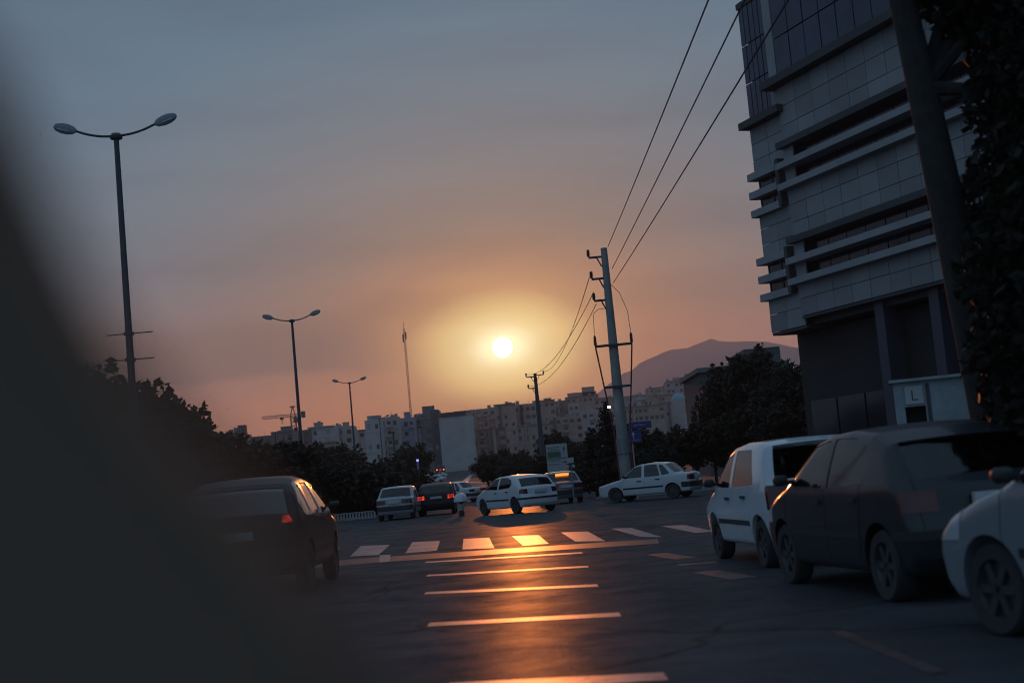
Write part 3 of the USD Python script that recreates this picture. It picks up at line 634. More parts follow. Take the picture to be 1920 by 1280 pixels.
# ------------------------------------------------------------------ street lamps
def make_lamp(label, loc):
    H = 12.0
    t = thing('street_lamp', label, 'street lamp', loc, 0, 'double-armed street lamps along the road')
    obj('pole', tube([(0, 0, 0), (0, 0, 1.2), (0, 0, 1.25), (0, 0, H)], [.16, .155, .125, .075], 12), steel_dark, t, 40)
    obj('base_flange', lathe([(0, 0), (.28, 0), (.28, .04), (.17, .08), (0, .08)], 16), steel_dark, t)
    obj('hub', lathe([(0, H - .05), (.17, H - .03), (.19, H + .05), (.12, H + .13), (0, H + .15)], 14), steel_dark, t, 30)
    for s in (-1, 1):
        xs = np.linspace(0, 1.15, 9)
        arm = [(s * (0.1 + x), 0, H + .06 + .30 * (x / 1.15) ** 2) for x in xs]
        obj('arm', tube(arm, .035, 8), steel_dark, t, 40)
        # head: tapered luminaire
        pr = [(0, 0), (.05, .02), (.10, .10), (.135, .28), (.13, .46), (.09, .62), (.04, .68), (0, .69)]
        h = lathe(pr, 14); h.apply_scale((1.15, 0.62, 1)) ; h.apply_transform(trimesh.transformations.rotation_matrix(PI / 2 - .30, (0, 1, 0)))
        if s < 0: h.apply_transform(np.diag([-1.0, 1, 1, 1])); h.invert()
        h.apply_translation((s * 1.12, 0, H + .30)); obj('lamp_head', h, steel_grey, t, 40)
        gl = bx(1.34, 1.66, -.09, .09, H + .235, H + .262); gl.apply_translation((-1.2, 0, -H - .3)); gl.apply_transform(trimesh.transformations.rotation_matrix(-.30, (0, 1, 0))); gl.apply_translation((1.2, 0, H + .32))
        if s < 0: gl.apply_transform(np.diag([-1.0, 1, 1, 1])); gl.invert()
        obj('lens', gl, lens_clear, t)
    return t
lamp_px = [(217, 247), (547, 598), (655, 716), (711, 783)]
lamp_lab = ['tallest nearest double-armed street lamp, at the left with two thin crossbars', 'second double-armed street lamp from the left, beside the tower crane', 'third double-armed street lamp from the left', 'smallest furthest double-armed street lamp, in front of the apartment blocks']
lamps = []
for (px, py), lab in zip(lamp_px, lamp_lab):
    y = 40.0
    while D(px, py, y)[2] - terrain(y) < 12.15 and y < 320: y += 0.1
    p = D(px, py, y)
    if not lamps:
        lamps.append(make_lamp(lab, (p[0], p[1], terrain(y))))
        for py2 in (625, 674):
            q = D(246, py2, y)
            obj('crossbar', tube([(-.62, 0, q[2]), (.68, 0, q[2])], .018, 6), steel_dark, lamps[0])
            obj('bracket', bx(-.12, .12, -.12, .12, q[2] - .05, q[2] + .05), steel_dark, lamps[0])
    elif len(lamps) == 1:
        lamps.append(make_lamp(lab, (p[0], p[1], terrain(y))))
    else:
        lamps.append(dup(lamps[1], (p[0], p[1], terrain(y)), 0, lab))

# ------------------------------------------------------------------ utility poles and wires
def pole_at(px, py, y): 
    p = D(px, py, y); return np.array([p[0], p[1], terrain(y)]), p[2] - terrain(y)
P1, H1 = pole_at(1132, 465, 58.0)
def upole(label, loc, H, arms, riser):
    t = thing('utility_pole', label, 'utility pole', loc, 0, 'concrete utility poles')
    obj('shaft', tube([(0, 0, -.3), (0, 0, H * .5), (0, 0, H)], [.27, .20, .13], 8), conc if riser else steel_dark, t, 50)
    for s, z, L_ in arms:
        a = tube([(0, 0, z), (s * L_, 0, z)], .045, 4); obj('crossarm', a, steel_dark, t)
        br = tube([(s * .08, 0, z - .42), (s * L_ * .25, 0, z - .38), (s * L_ * .5, 0, z - .03)], .03, 6); obj('brace', br, steel_dark, t, 40)
        ins = lathe([(0, 0), (.05, .0), (.05, .05), (.085, .08), (.05, .12), (.085, .16), (.05, .20), (.075, .25), (.03, .30), (0, .31)], 10); ins.apply_translation((s * L_, 0, z + .03)); obj('insulator', ins, insul, t, 30)
    if riser:
        for zb, w in ((H - 4.05 * 1.0, .75), (H - 5.75, .55)):
            obj('bracket', cat([bx(-w * .95, w * .95, -.30, -.24, zb - .05, zb + .05), bx(-.22, .22, -.24, -.10, zb - .05, zb + .05)]), steel_dark, t)
        for s in (-1, 1):
            w0, w1 = .74, .54
            pts = [(s * w0, -.27, H - 3.75), (s * w0, -.27, H - 4.1), (s * w1, -.27, H - 5.8), (s * .33, -.28, H - 7.4), (s * .25, -.27, 0.3)]
            obj('riser_cable', tube(pts, .035, 6), rust, t, 40)
            ss = lathe([(0, 0), (.05, 0), (.07, .08), (.045, .12), (.07, .18), (.045, .24), (.06, .30), (.02, .42), (0, .43)], 10); ss.apply_translation((s * w0, -.27, H - 4.0)); obj('cable_termination', ss, rust, t, 30)
            top = [(s * w0, -.27, H - 3.55), (s * w0 * .95, -.2, H - 2.7), (s * .45, -.1, H - 1.9 - (.6 if s < 0 else 0)), (s * .12, 0, H - 1.5 - (1.0 if s < 0 else 0))]
            obj('jumper_wire', tube(top, .012, 5), wire_m, t)
        obj('lamp', rbx(-.50, -.37, -.36, -.27, H - 6.60, H - 6.50, .03), lamp_white, t)
        obj('band', lathe([(.265, 1.9), (.28, 1.9), (.28, 2.5), (.265, 2.5)], 12), steel_grey, t)
    return t
upole('tall concrete utility pole with three left-hand arms and brown riser cables', P1, H1, [(-1, H1 - .35, .66), (-1, H1 - 1.25, .62), (-1, H1 - 2.15, .60)], True)
P2, H2 = pole_at(1003, 700, 118.0)
upole('smaller dark utility pole with a T of thin arms, below the sun', P2, H2, [(-1, H2 - .25, .75), (1, H2 - .15, .70), (-1, H2 - 1.2, .65)], False)
def wire(a, b, sag, r, label, group):
    t = np.linspace(0, 1, 25); a, b = np.array(a), np.array(b)
    p = a + (b - a) * t[:, None]; p[:, 2] -= sag * 4 * t * (1 - t)
    o = obj('overhead_wire', tube(p, r, 5), wire_m); tag(o, label, 'wire', group)
tops = [P1 + np.array([-.66, 0, H1 - .02]), P1 + np.array([-.62, 0, H1 - .92]), P1 + np.array([-.60, 0, H1 - 1.82])]
starts = [D(1140, 462, 58), D(1148, 503, 58), D(1150, 530, 58)]
for st, (ex, ey), lab in zip(starts, [(1322, 0), (1389, 0), (1391, 128)], ['leftmost overhead wire rising from the tall pole to the top edge', 'middle overhead wire rising from the tall pole towards the stone building', 'lowest overhead wire rising from the tall pole to the corner of the stone building']):
    e = D(ex, ey, 24.0); e2 = st + (e - st) * 1.8
    wire(st, e2, 0.12, .016, lab, 'wires from the tall utility pole to the upper right')
ends2 = [P2 + np.array([.70, 0, H2 + .1]), P2 + np.array([-.75, 0, H2]), P2 + np.array([-.65, 0, H2 - .95])]
for st, e, lab in zip([D(1105, 520, 58), D(1113, 548, 58), D(1118, 570, 58)], ends2, ['upper wire sagging between the two utility poles', 'middle wire sagging between the two utility poles', 'lowest wire sagging between the two utility poles']):
    wire(st, e, 1.0, .016, lab, 'wires between the two utility poles')

# far thin posts
for px, pt, y, lab in [(737, 812, 150, 'thin dark post in front of the pale apartment block'), (786, 802, 140, 'pale thin post left of the blank white wall'), (783, 865, 120, 'short post with a blue light at the roadside')]:
    a = D(px, pt, y); z0 = terrain(y)
    t = thing('post', lab, 'post', (a[0], y, z0)); H = a[2] - z0
    obj('shaft', tube([(0, 0, 0), (0, 0, H)], [.14, .09], 8), steel_grey if px == 786 or px == 783 else steel_dark, t, 40)
    obj('lamp' if px == 783 else 'cap', rbx(-.10, .10, -.10, .10, H, H + .2, .05) if px == 783 else rbx(-.25, .25, -.12, .12, H, H + .18, .05), lamp_blue if px == 783 else steel_dark, t, 30)

# ------------------------------------------------------------------ signs
def text_lines(x0, x1, z, h, seed, m, parent, y):
    r = np.random.default_rng(seed); x = x0; parts = []
    while x < x1:
        w = r.uniform(.4, 1.3) * h
        parts.append(bx(x, min(x + w, x1), y - .006, y, z - h * .12, z + h * .12))
        if r.random() < .6: parts.append(bx(x, x + h * .18, y - .006, y, z - h * .1, z + h * r.uniform(.3, .6)))
        if r.random() < .5: parts.append(bx(x + w * .4, x + w * .4 + h * .18, y - .006, y, z - h * .5, z - h * .32))
        x += w + h * .25
    return obj('lettering', cat(parts), m, parent)
sign_white = mat('sign_pale_grey', (0.36, 0.38, 0.39), 0.5, noise=0.1, scale=3)
sign_green = mat('sign_green', (0.05, 0.12, 0.07), 0.5)
sign_blue = mat('sign_blue', (0.045, 0.045, 0.20), 0.45, noise=0.1, scale=4)
ink = mat('sign_ink', (0.05, 0.06, 0.07), 0.6)
ink_white = mat('sign_white_print', (0.5, 0.52, 0.55), 0.5)
def arrow(cx, cz, s, up):
    q = [(-.12, -1), (.12, -1), (.12, .1), (.5, .1), (0, 1), (-.5, .1), (-.12, .1)]
    q = np.array(q) * s
    if not up: q = np.c_[q[:, 1], -q[:, 0]]
    m = prism(Polygon(q), .006); m.apply_transform(trimesh.transformations.rotation_matrix(PI / 2, (1, 0, 0))); m.apply_translation((cx, 0, cz)); return m
yS = 84.0
a, b = D(1024, 836, yS), D(1066, 880, yS)
cx = (a[0] + b[0]) / 2; zt, zb = D(1043, 832, yS)[2], D(1047, 886, yS)[2]; w = (D(1064, 850, yS)[0] - D(1024, 850, yS)[0]) / 2
t = thing('direction_sign', 'large pale direction sign board with arrows behind the turning hatchback', 'sign', (cx, yS, 0), 0)
obj('board', rbx(-w, w, -.03, .03, zb, zt, .02), sign_white, t)
for x in (-w * .6, w * .6): obj('support_post', tube([(x, .10, 0), (x, .10, zt - .1)], .06, 8), steel_grey, t)
obj('divider', bx(-w * .97, w * .97, -.036, -.031, (zt + zb) / 2 - .02, (zt + zb) / 2 + .02), ink, t)
obj('green_panel', bx(-w * .9, w * .35, -.036, -.031, zt - .78, zt - .45), sign_green, t)
for i, z in enumerate((zt - .2, zt - .36)): text_lines(-w * .85, w * .3, z, .13, i, ink, t, -.032)
for i, z in enumerate((zb + .72, zb + .52)): text_lines(-w * .85, w * .2, z, .13, 5 + i, ink, t, -.032)
for cz, up in ((zt - .35, True), (zb + .60, False)):
    m = arrow(w * .68, cz, .17, up); m.apply_translation((0, -.032, 0)); obj('arrow', m, ink, t)
a = D(1066, 858, 60.0); H = a[2]
t = thing('small_sign', 'thin signpost with a small pale plate, left of the dark conifer', 'sign', (D(1073, 900, 60)[0], 60, 0))
obj('post', tube([(0, 0, 0), (0, 0, H)], .03, 8), steel_grey, t); obj('plate', rbx(-.16, .34 - .2, -.05, -.03, H - .22, H, .008), sign_white, t)
for x in (-.13, .10): obj('lamp', trimesh.creation.icosphere(1, .075).apply_translation((x, -.06, H - .36)), lens_clear, t)
obj('hood', bx(-.22, .2, -.12, .0, H - .29, H - .26), steel_dark, t)
# blue street-name signs
yB = 60.0
t = thing('street_name_sign', 'pair of blue street signs on a thin pale post beside the tall utility pole', 'sign', (D(1186, 830, yB)[0], yB, 0))
z1, z2 = D(1200, 790, yB)[2], D(1200, 803, yB)[2]; z3, z4 = D(1186, 807, yB)[2], D(1188, 830, yB)[2]
obj('post', tube([(0, 0, 0), (0, 0, z1 + .05)], .03, 8), sign_white, t)
obj('upper_plate', rbx(-.06, .86, -.06, -.035, z2, z1, .008), sign_blue, t); obj('lower_plate', rbx(-.28, .40, -.06, -.035, z4, z3, .008), sign_blue, t)
text_lines(.12, .62, (z1 + z2) / 2, .12, 21, ink_white, t, -.061); m = arrow(.06, (z3 + z4) / 2 + .06, .15, True); m.apply_translation((0, -.061, 0)); obj('arrow', m, ink_white, t); text_lines(-.15, .28, z4 + .12, .08, 24, ink_white, t, -.061)

# bollard in the road
p = G(866, 967)
t = thing('bollard', 'small white mushroom-topped bollard on a dark foot in the road', 'bollard', (p[0], p[1], 0))
obj('foot', lathe([(0, 0), (.12, 0), (.11, .12), (.09, .22), (0, .22)], 14), rubber, t, 30)
obj('neck', lathe([(0, .22), (.10, .22), (.15, .42), (.15, .48), (0, .48)], 14), sign_white, t, 30)
obj('collar', lathe([(0, .48), (.07, .48), (.07, .54), (.26, .54), (.26, .57), (0, .57)], 16), black_trim, t, 30)
obj('dome', lathe([(0, .57), (.27, .57), (.28, .64), (.24, .78), (.15, .88), (0, .92)], 18), white_paint, t, 40)

# ------------------------------------------------------------------ kerbed island at the bend
isl = [on_road(868, 906), on_road(912, 907), on_road(930, 900), on_road(905, 879), on_road(899, 884), on_road(880, 892)]
def ribbon(r, dz0, dz1):
    n = len(r); vv = np.vstack([np.c_[r, [terrain(q[1]) + dz0 for q in r]], np.c_[r, [terrain(q[1]) + dz1 for q in r]]])
    ff = [(i, (i + 1) % n, n + (i + 1) % n, n + i) for i in range(n)]
    return trimesh.Trimesh(vv, [x for q in ff for x in ((q[0], q[1], q[2]), (q[0], q[2], q[3]))], process=False)
def raised(poly, dz, steps=3.0):
    poly = poly.segmentize(steps); vv, ff = trimesh.creation.triangulate_polygon(poly, engine='earcut')
    tp = np.c_[vv, [terrain(q[1]) + dz for q in vv]]; cw = np.cross(tp[ff[0][1]] - tp[ff[0][0]], tp[ff[0][2]] - tp[ff[0][0]])[2]
    return trimesh.Trimesh(tp, ff if cw > 0 else ff[:, ::-1], process=False)
ip = Polygon([(q[0], q[1]) for q in isl]).buffer(.2).segmentize(3.0)
inner = ip.buffer(-1.0)
tag(obj('traffic_island', cat([raised(ip.difference(inner), .15), ribbon(np.array(ip.exterior.coords)[:-1][::-1], -.1, .15)]), conc_pale), 'pale raised kerb of the island where the road bends', 'island', kind='structure')
tag(obj('grass', raised(inner, .13), mat('dry_grass', (0.045, 0.05, 0.03), .95, noise=.4, scale=1.5, space='world')), 'dark grass inside the kerbed island', 'grass', kind='stuff')
# pavement along the far side of the junction
def kerb(name, pts, w, label):
    c = LineString([(q[0], q[1]) for q in pts]).buffer(w, cap_style=2)
    r = np.array(c.exterior.coords)[:-1]; vv, ff = trimesh.creation.triangulate_polygon(Polygon(r), engine='earcut')
    tp = np.c_[vv, [terrain(q[1]) + .13 for q in vv]]; cw = np.cross(tp[ff[0][1]] - tp[ff[0][0]], tp[ff[0][2]] - tp[ff[0][0]])[2]
    tag(obj(name, cat([trimesh.Trimesh(tp, ff if cw > 0 else ff[:, ::-1], process=False), ribbon(r, -.1, .13)]), conc), label, 'pavement', kind='structure')
kerb('pavement', [(4.0, 68), (9, 66), (16, 64), (30, 60)], 2.2, 'low kerbed pavement edge behind the boxy sedan')
kerb('pavement', [(-40, 70.5), (-9, 70.5), (-6.0, 73), (-5.9, 92)], 1.2, 'kerb below the left hedge')

# ------------------------------------------------------------------ trees
def crown_mesh(blobs, n, size, seed, flat_=False):
    r = np.random.default_rng(seed); out = []
    vol = np.array([b[3] * b[4] * b[5] for b in blobs]); cnt = np.maximum(20, (n * vol / vol.sum()).astype(int))
    for (x, y, z, a, b, c), k in zip(blobs, cnt):
        d = r.normal(size=(k, 3)); d /= np.linalg.norm(d, axis=1, keepdims=True)
        rad = r.uniform(0.15, 1.0, (k, 1)) ** 0.5 * (0.86 + 0.28 * meshkit.noise(d * 2.6 + seed))[:, None]
        out.append(d * rad * [a, b, c] + [x, y, z])
    c = np.vstack(out); k = len(c)
    u = r.normal(size=(k, 3)); u /= np.linalg.norm(u, axis=1, keepdims=True)
    w = np.cross(u, r.normal(size=(k, 3))); w /= np.linalg.norm(w, axis=1, keepdims=True)
    s = r.uniform(.4, 1.7, (k, 1)) * size
    v = np.stack([c + u * s, c + w * s * .55, c - u * s, c - w * s * .55], 1).reshape(-1, 3)
    i = np.arange(k)[:, None] * 4
    return trimesh.Trimesh(v, np.vstack([i + [0, 1, 2], i + [0, 2, 3]]), process=False)
def trunk_mesh(h, r0, limbs, seed, lean=0.0):
    r = np.random.default_rng(seed)
    pts = [(0, 0, -.2), (0.02, 0.0, h * .3), (lean * .5, .03, h * .65), (lean, 0, h)]
    parts = [tube(pts, [r0 * 1.25, r0, r0 * .85, r0 * .55], 9)]
    for k in range(limbs):
        a = r.uniform(0, 2 * PI); z = h * r.uniform(.55, .95); L_ = h * r.uniform(.35, .6)
        e = (lean + math.cos(a) * L_ * .6, math.sin(a) * L_ * .6, z + L_ * .7)
        parts.append(tube([(lean * .8, 0, z), ((lean + e[0]) / 2, e[1] / 2, z + L_ * .4), e], [r0 * .4, r0 * .28, r0 * .1], 6))
    return cat(parts)
def tree_proto(name, label, loc, kind, seed, group, rot=0, scale=1.0):
    t = thing(name, label, 'tree', loc, rot, group, scale=scale)
    r = np.random.default_rng(seed)
    if kind == 'broad':
        blobs = [(r.uniform(-1.0, 1.0), r.uniform(-1.0, 1.0), r.uniform(2.3, 4.6), r.uniform(.8, 1.4), r.uniform(.8, 1.4), r.uniform(.7, 1.2)) for _ in range(11)] + [(0, 0, 3.4, 1.4, 1.4, 1.6)]
        for _ in range(12):
            a_ = r.uniform(0, 2 * PI); e_ = r.uniform(.2, 1.5); q_ = r.uniform(.25, .5); blobs.append((math.cos(a_) * math.cos(e_) * 2.1, math.sin(a_) * math.cos(e_) * 2.1, 3.5 + 1.9 * math.sin(e_), q_, q_, q_ * 1.3))
        obj('trunk', trunk_mesh(2.6, .16, 6, seed), bark, t, 50); obj('crown', crown_mesh(blobs, 7500, .14, seed), leaf_dark, t)
    elif kind == 'bush':
        blobs = [(r.uniform(-1.3, 1.3), r.uniform(-.9, .9), r.uniform(.8, 2.2), r.uniform(.7, 1.2), r.uniform(.7, 1.1), r.uniform(.7, 1.1)) for _ in range(11)]
        obj('trunk', trunk_mesh(1.2, .09, 6, seed), bark, t, 50); obj('crown', crown_mesh(blobs, 6000, .12, seed), leaf_dark, t)
    elif kind == 'pine':
        blobs = []
        for k in range(16):
            z = 1.0 + k * .47; rr = 1.75 * (1 - k / 17) ** .8 + .12
            for q in range(3):
                a = r.uniform(0, 2 * PI); blobs.append((math.cos(a) * rr * .55, math.sin(a) * rr * .55, z + r.uniform(-.15, .15), rr * .62, rr * .62, .34))
        obj('trunk', tube([(0, 0, -.2), (0, 0, 4), (.05, 0, 8.3)], [.17, .12, .03], 8), bark, t, 50); obj('crown', crown_mesh(blobs, 6000, .15, seed), leaf_pine, t)
    return t
broad = [None, None, None]; bushes = [None, None]; pine = None
def put(kind, px, pt, y, label, group, base=None, name='tree', hnat=None, wide=1.0, pick=0):
    global pine
    top = D(px, pt, y)
    z0 = terrain(y) if base is None else base
    hn = {'broad': 5.3, 'bush': 2.9, 'pine': 8.5}[kind]
    sc = max(.2, (top[2] - z0) / hn); loc = (top[0], top[1], z0); rot = float(rng.uniform(0, 360))
    s3 = (sc * wide, sc * wide, sc)
    if kind == 'pine':
        if pine is None: pine = tree_proto('conifer_tree', label, loc, 'pine', 5, group, rot, s3); return pine
        return dup(pine, loc, rot, label, group, s3)
    store = broad if kind == 'broad' else bushes; pick = pick % len(store)
    if store[pick] is None: store[pick] = tree_proto(name, label, loc, kind, 20 + pick + (50 if kind == 'bush' else 0), group, rot, s3); return store[pick]
    return dup(store[pick], loc, rot, label, group, s3)
g1 = 'dark trees of the roadside row at left'
for i, (px, pt, y) in enumerate([(120, 700, 58), (200, 735, 62), (262, 745, 60), (318, 778, 64), (372, 812, 66), (425, 826, 66), (478, 842, 69), (528, 838, 72), (575, 846, 74)]):
    put('broad', px, pt, y, 'dark leafy tree in the row behind the black car at left', g1, pick=i, wide=1.15)
g2 = 'dark bushes of the median hedge'
for i, (px, pt, y) in enumerate([(250, 840, 70), (320, 850, 70), (390, 858, 70), (450, 862, 71), (505, 866, 71), (555, 868, 71.5), (600, 866, 72), (640, 868, 72), (672, 872, 72.5), (702, 872, 72), (726, 874, 73), (640, 880, 78), (690, 866, 84), (722, 868, 86)]):
    put('bush', px, pt, y, 'dark bush in the hedge left of the silver sedan', g2, name='bush', pick=i, wide=1.25)
for i, (px, pt, y) in enumerate([(752, 880, 74), (764, 886, 80), (768, 884, 90)]):
    put('bush', px, pt, y, ['narrow dark bush ending the hedge behind the silver sedan', 'narrow dark bush at the hedge end above the car with red lamps', 'furthest narrow bush where the hedge meets the climbing road'][i], g2, name='bush', pick=i, wide=.75)
g3 = 'trees at the foot of the apartment blocks'
ORD = ['leftmost', 'second from the left', 'third from the left', 'fourth from the left', 'fifth from the left', 'sixth from the left', 'seventh from the left', 'eighth from the left', 'ninth from the left', 'tenth from the left', 'eleventh from the left', 'twelfth from the left']
def ordinal(items, i):
    k = sorted(range(len(items)), key=lambda q: items[q][0]).index(i); n = len(items)
    if k < len(ORD): return ORD[k]
    return 'rightmost' if k == n - 1 else ORD[n - 1 - k].replace('left', 'right')
L3 = [(585, 840, 128), (648, 840, 130), (770, 838, 132), (806, 846, 482), (836, 858, 486), (862, 864, 490), (912, 856, 118), (940, 848, 122), (968, 858, 112), (985, 850, 125), (1045, 816, 128), (1075, 838, 100), (1095, 832, 96), (928, 862, 105), (955, 868, 98), (985, 868, 96), (1010, 858, 94), (1100, 868, 84), (1066, 872, 92), (884, 866, 488), (926, 866, 175)]
for i, (px, pt, y) in enumerate(L3):
    put('broad', px, pt, y, 'dark tree below the apartment blocks, ' + ordinal(L3, i) + ' in the strip', g3, pick=i, wide=1.2)
put('pine', 1133, 752, 70, 'dark conifer with a lopsided top just left of the tall utility pole', None)
put('pine', 1108, 800, 74, 'shorter dark conifer at the left of the lopsided one', None, wide=1.2)
g4 = 'dense dark trees behind the boxy sedan'
L4 = [(1160, 810, 72, 1.2), (1192, 806, 80, 1.2), (1222, 812, 76, 1.1), (1262, 812, 78, 1.0), (1328, 750, 80, .6), (1362, 712, 82, .8), (1385, 690, 80, 1.0), (1425, 672, 78, .95), (1470, 700, 74, 1.0), (1250, 836, 68, 1.3), (1300, 800, 68, 1.2), (1355, 790, 68, 1.2), (1410, 770, 68, 1.2), (1180, 845, 68, 1.3), (1215, 850, 67, 1.3), (1465, 770, 66, 1.2)]
for i, (px, pt, y, w) in enumerate(L4):
    put('broad', px, pt, y, 'dense dark tree behind the white boxy sedan, ' + ordinal(L4, i) + ' in the mass', g4, pick=i, wide=w)
# out-of-focus street tree near at right
def near_tree():
    yb = 13.2
    b = D(1925, 1075, yb); tp = D(1692, 0, yb)
    base = np.array([b[0], yb, 0.0])
    t = thing('street_tree', 'dark blurred tree at the right edge, its trunk in front of the stone building', 'tree', base)
    lean = tp[0] - b[0]
    H = tp[2]
    path = [(0, 0, -.1), (lean * .2, 0, H * .2), (lean * .54, 0, H * .55), (lean * .84, 0, H * .85), (lean, 0, H), (lean * 1.15, .1, H + 1.4)]
    parts = [tube(path, [.27, .215, .175, .142, .125, .07], 12)]
    ends = [D(1900, 60, 13.0), D(1960, 250, 12.6), D(1850, -160, 13.6), D(1640, -260, 13.6), D(1940, -100, 13.4)]
    for e in ends:
        e = e - base
        st = (lean * .8, 0, H * .84)
        mid = ((st[0] + e[0]) / 2, e[1] / 2, (st[2] + e[2]) / 2 + .2)
        parts.append(tube([st, mid, e], [.08, .055, .02], 7))
    obj('trunk', cat(parts), bark, t, 50)
    bl = [(1905, 20, 13.0, .62, .8, .6), (1860, -60, 13.0, .8, 1.0, .6), (1930, 170, 12.6, .55, .8, .7), (1935, 330, 12.4, .55, .8, .7), (1930, 490, 12.2, .58, .8, .7), (1935, 640, 12.0, .55, .7, .6), (1950, 760, 12.0, .5, .7, .5), (1800, -190, 13.4, 1.1, 1.4, .7), (1620, -250, 13.5, 1.0, 1.3, .6),
          (1950, -230, 13.0, 1.3, 1.5, .9), (2040, 100, 12.4, .9, 1.2, 1.3), (2060, 450, 12.0, .9, 1.2, 1.4)]
    blobs = []
    for px, py, yy, a_, b_, c_ in bl:
        q = D(px, py, yy) - base; blobs.append((*q, a_, b_, c_))
    obj('crown', crown_mesh(blobs, 56000, .055, 77), leaf_mat('shaded_leaves', (0.028, 0.032, 0.022)), t)  # shade put into the leaf colour to blacken the right edge
near_tree()

# ------------------------------------------------------------------ apartment blocks
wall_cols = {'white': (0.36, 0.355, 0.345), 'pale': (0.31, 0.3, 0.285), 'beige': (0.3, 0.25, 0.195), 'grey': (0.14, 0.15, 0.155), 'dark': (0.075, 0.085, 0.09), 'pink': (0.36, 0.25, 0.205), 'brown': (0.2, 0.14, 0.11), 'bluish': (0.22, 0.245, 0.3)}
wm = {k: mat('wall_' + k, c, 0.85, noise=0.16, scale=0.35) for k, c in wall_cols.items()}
frame_m = mat('window_frame', (0.28, 0.28, 0.28), 0.5)
roof_m = mat('roof_felt', (0.12, 0.115, 0.11), 0.9, noise=0.2, scale=.4)
tank_m = mat('water_tank', (0.22, 0.24, 0.26), 0.5, noise=.1)
def block(pxl, pxr, pt, y, style, label, floors=None, cols=3, balc=(), blank=False, roofs=(), tanks=(), rot=0.0, depth=11.0, lit=(), winw=1.55, winh=1.45, dish=False, awn=None):
    y = y * (2.7 if y < 245 else 2.1 if y < 345 else 1.65)
    mid = (pxl + pxr) / 2
    xl, xr = D(pxl, pt, y)[0], D(pxr, pt, y)[0]; tp = D(mid, pt, y)[2]
    z0 = terrain(y) - .6; W = xr - xl; H = tp - z0
    r = np.random.default_rng(int(pxl * 7 + pt))
    t = thing('apartment_block', label, 'building', ((xl + xr) / 2, y, z0), rot)
    cols = max(cols, int(W / 3.1)); fh = 3.1; nf = floors or max(1, int((H - .7) / fh))
    holes, wins = [], []
    if not blank:
        cw = W / cols
        for j in range(nf):
            zc = H - .9 - fh * j - 1.15
            if zc < .8: continue
            for i in range(cols):
                if r.random() < .14: continue
                ww = min(winw, cw * .68) * (1.0 if r.random() < .7 else 1.35 if cw > 3 else 1.0)
                xc = -W / 2 + cw * (i + .5) + r.uniform(-.1, .1) * cw * .4
                hh = winh
                bal = balc and ((i % 3) in balc)
                if bal: ww = cw * .62; hh = 1.9
                zz = zc - (.30 if bal else 0)
                holes.append((xc - ww / 2, zz - hh / 2, xc + ww / 2, zz + hh / 2)); wins.append((xc, zz, ww, hh, bal, i, j))
    face = sbox(-W / 2, 0, W / 2, H).difference(shapely.union_all([sbox(*h) for h in holes])) if holes else sbox(-W / 2, 0, W / 2, H)
    fm = prism(face, .28); fm.apply_transform(trimesh.transformations.rotation_matrix(PI / 2, (1, 0, 0))); fm.apply_translation((0, .28, 0))
    parts = [fm, bx(-W / 2, W / 2, .281, depth, 0, H - .55)]
    parts += [bx(-W / 2, W / 2, depth, depth + .2, 0, H), bx(-W / 2, -W / 2 + .2, .281, depth, H - .55, H), bx(W / 2 - .2, W / 2, .281, depth, H - .55, H)]
    obj('wall', cat(parts), wm[style], t)
    obj('roof', bx(-W / 2 + .2, W / 2 - .2, .285, depth - .02, H - .548, H - .50), roof_m, t)
    for xc, zz, ww, hh, bal, i, j in wins:
        ys_ = .16 if r.random() < .6 else .10
        obj('window', bx(xc - ww / 2 + .02, xc + ww / 2 - .02, ys_, ys_ + .05, zz - hh / 2 + .02, zz + hh / 2 - .02), lamp_amber if (i, j) in lit else (dark_glass if r.random() < .75 else frame_m), t)
        if bal:
            z_ = zz - hh / 2
            obj('balcony', cat([bx(xc - ww * .62, xc + ww * .62, -1.0, -.002, z_ - .18, z_ - .02), bx(xc - ww * .62, xc + ww * .62, -1.0, -.9, z_ - .02, z_ + .85), bx(xc - ww * .62, xc - ww * .62 + .1, -.9, -.002, z_ - .02, z_ + .85), bx(xc + ww * .62 - .1, xc + ww * .62, -.9, -.002, z_ - .02, z_ + .85)]), wm[style], t)
        elif r.random() < .0:
            obj('sill', bx(xc - ww / 2 - .08, xc + ww / 2 + .08, -.10, -.002, zz - hh / 2 - .10, zz - hh / 2), wm[style], t)
    if nf > 1 and not blank:
        for j in range(1, nf, 2):
            obj('string_course', bx(-W / 2, W / 2, -.07, -.003, H - .75 - fh * j, H - .55 - fh * j), wm[style], t)
    for (q0, q1, qt) in roofs:
        a, b = D(q0, qt, y + 3)[0] - (xl + xr) / 2, D(q1, qt, y + 3)[0] - (xl + xr) / 2
        zt = D((q0 + q1) / 2, qt, y + 3)[2] - z0
        obj('stair_house', cat([bx(a, b, 3, 7, H - .5, zt - .12), bx(a - .15, b + .15, 2.85, 7.15, zt - .12, zt)]), wm[style], t)
    for (q, qt) in tanks:
        a = D(q, qt, y + 2)[0] - (xl + xr) / 2; zt = D(q, qt, y + 2)[2] - z0
        rr = .55; c = lathe([(0, 0), (rr, 0), (rr, zt - H + .5 - .15), (rr * .6, zt - H + .5), (0, zt - H + .5)], 12); c.apply_translation((a, 2, H - .5)); obj('water_tank', c, tank_m, t, 30)
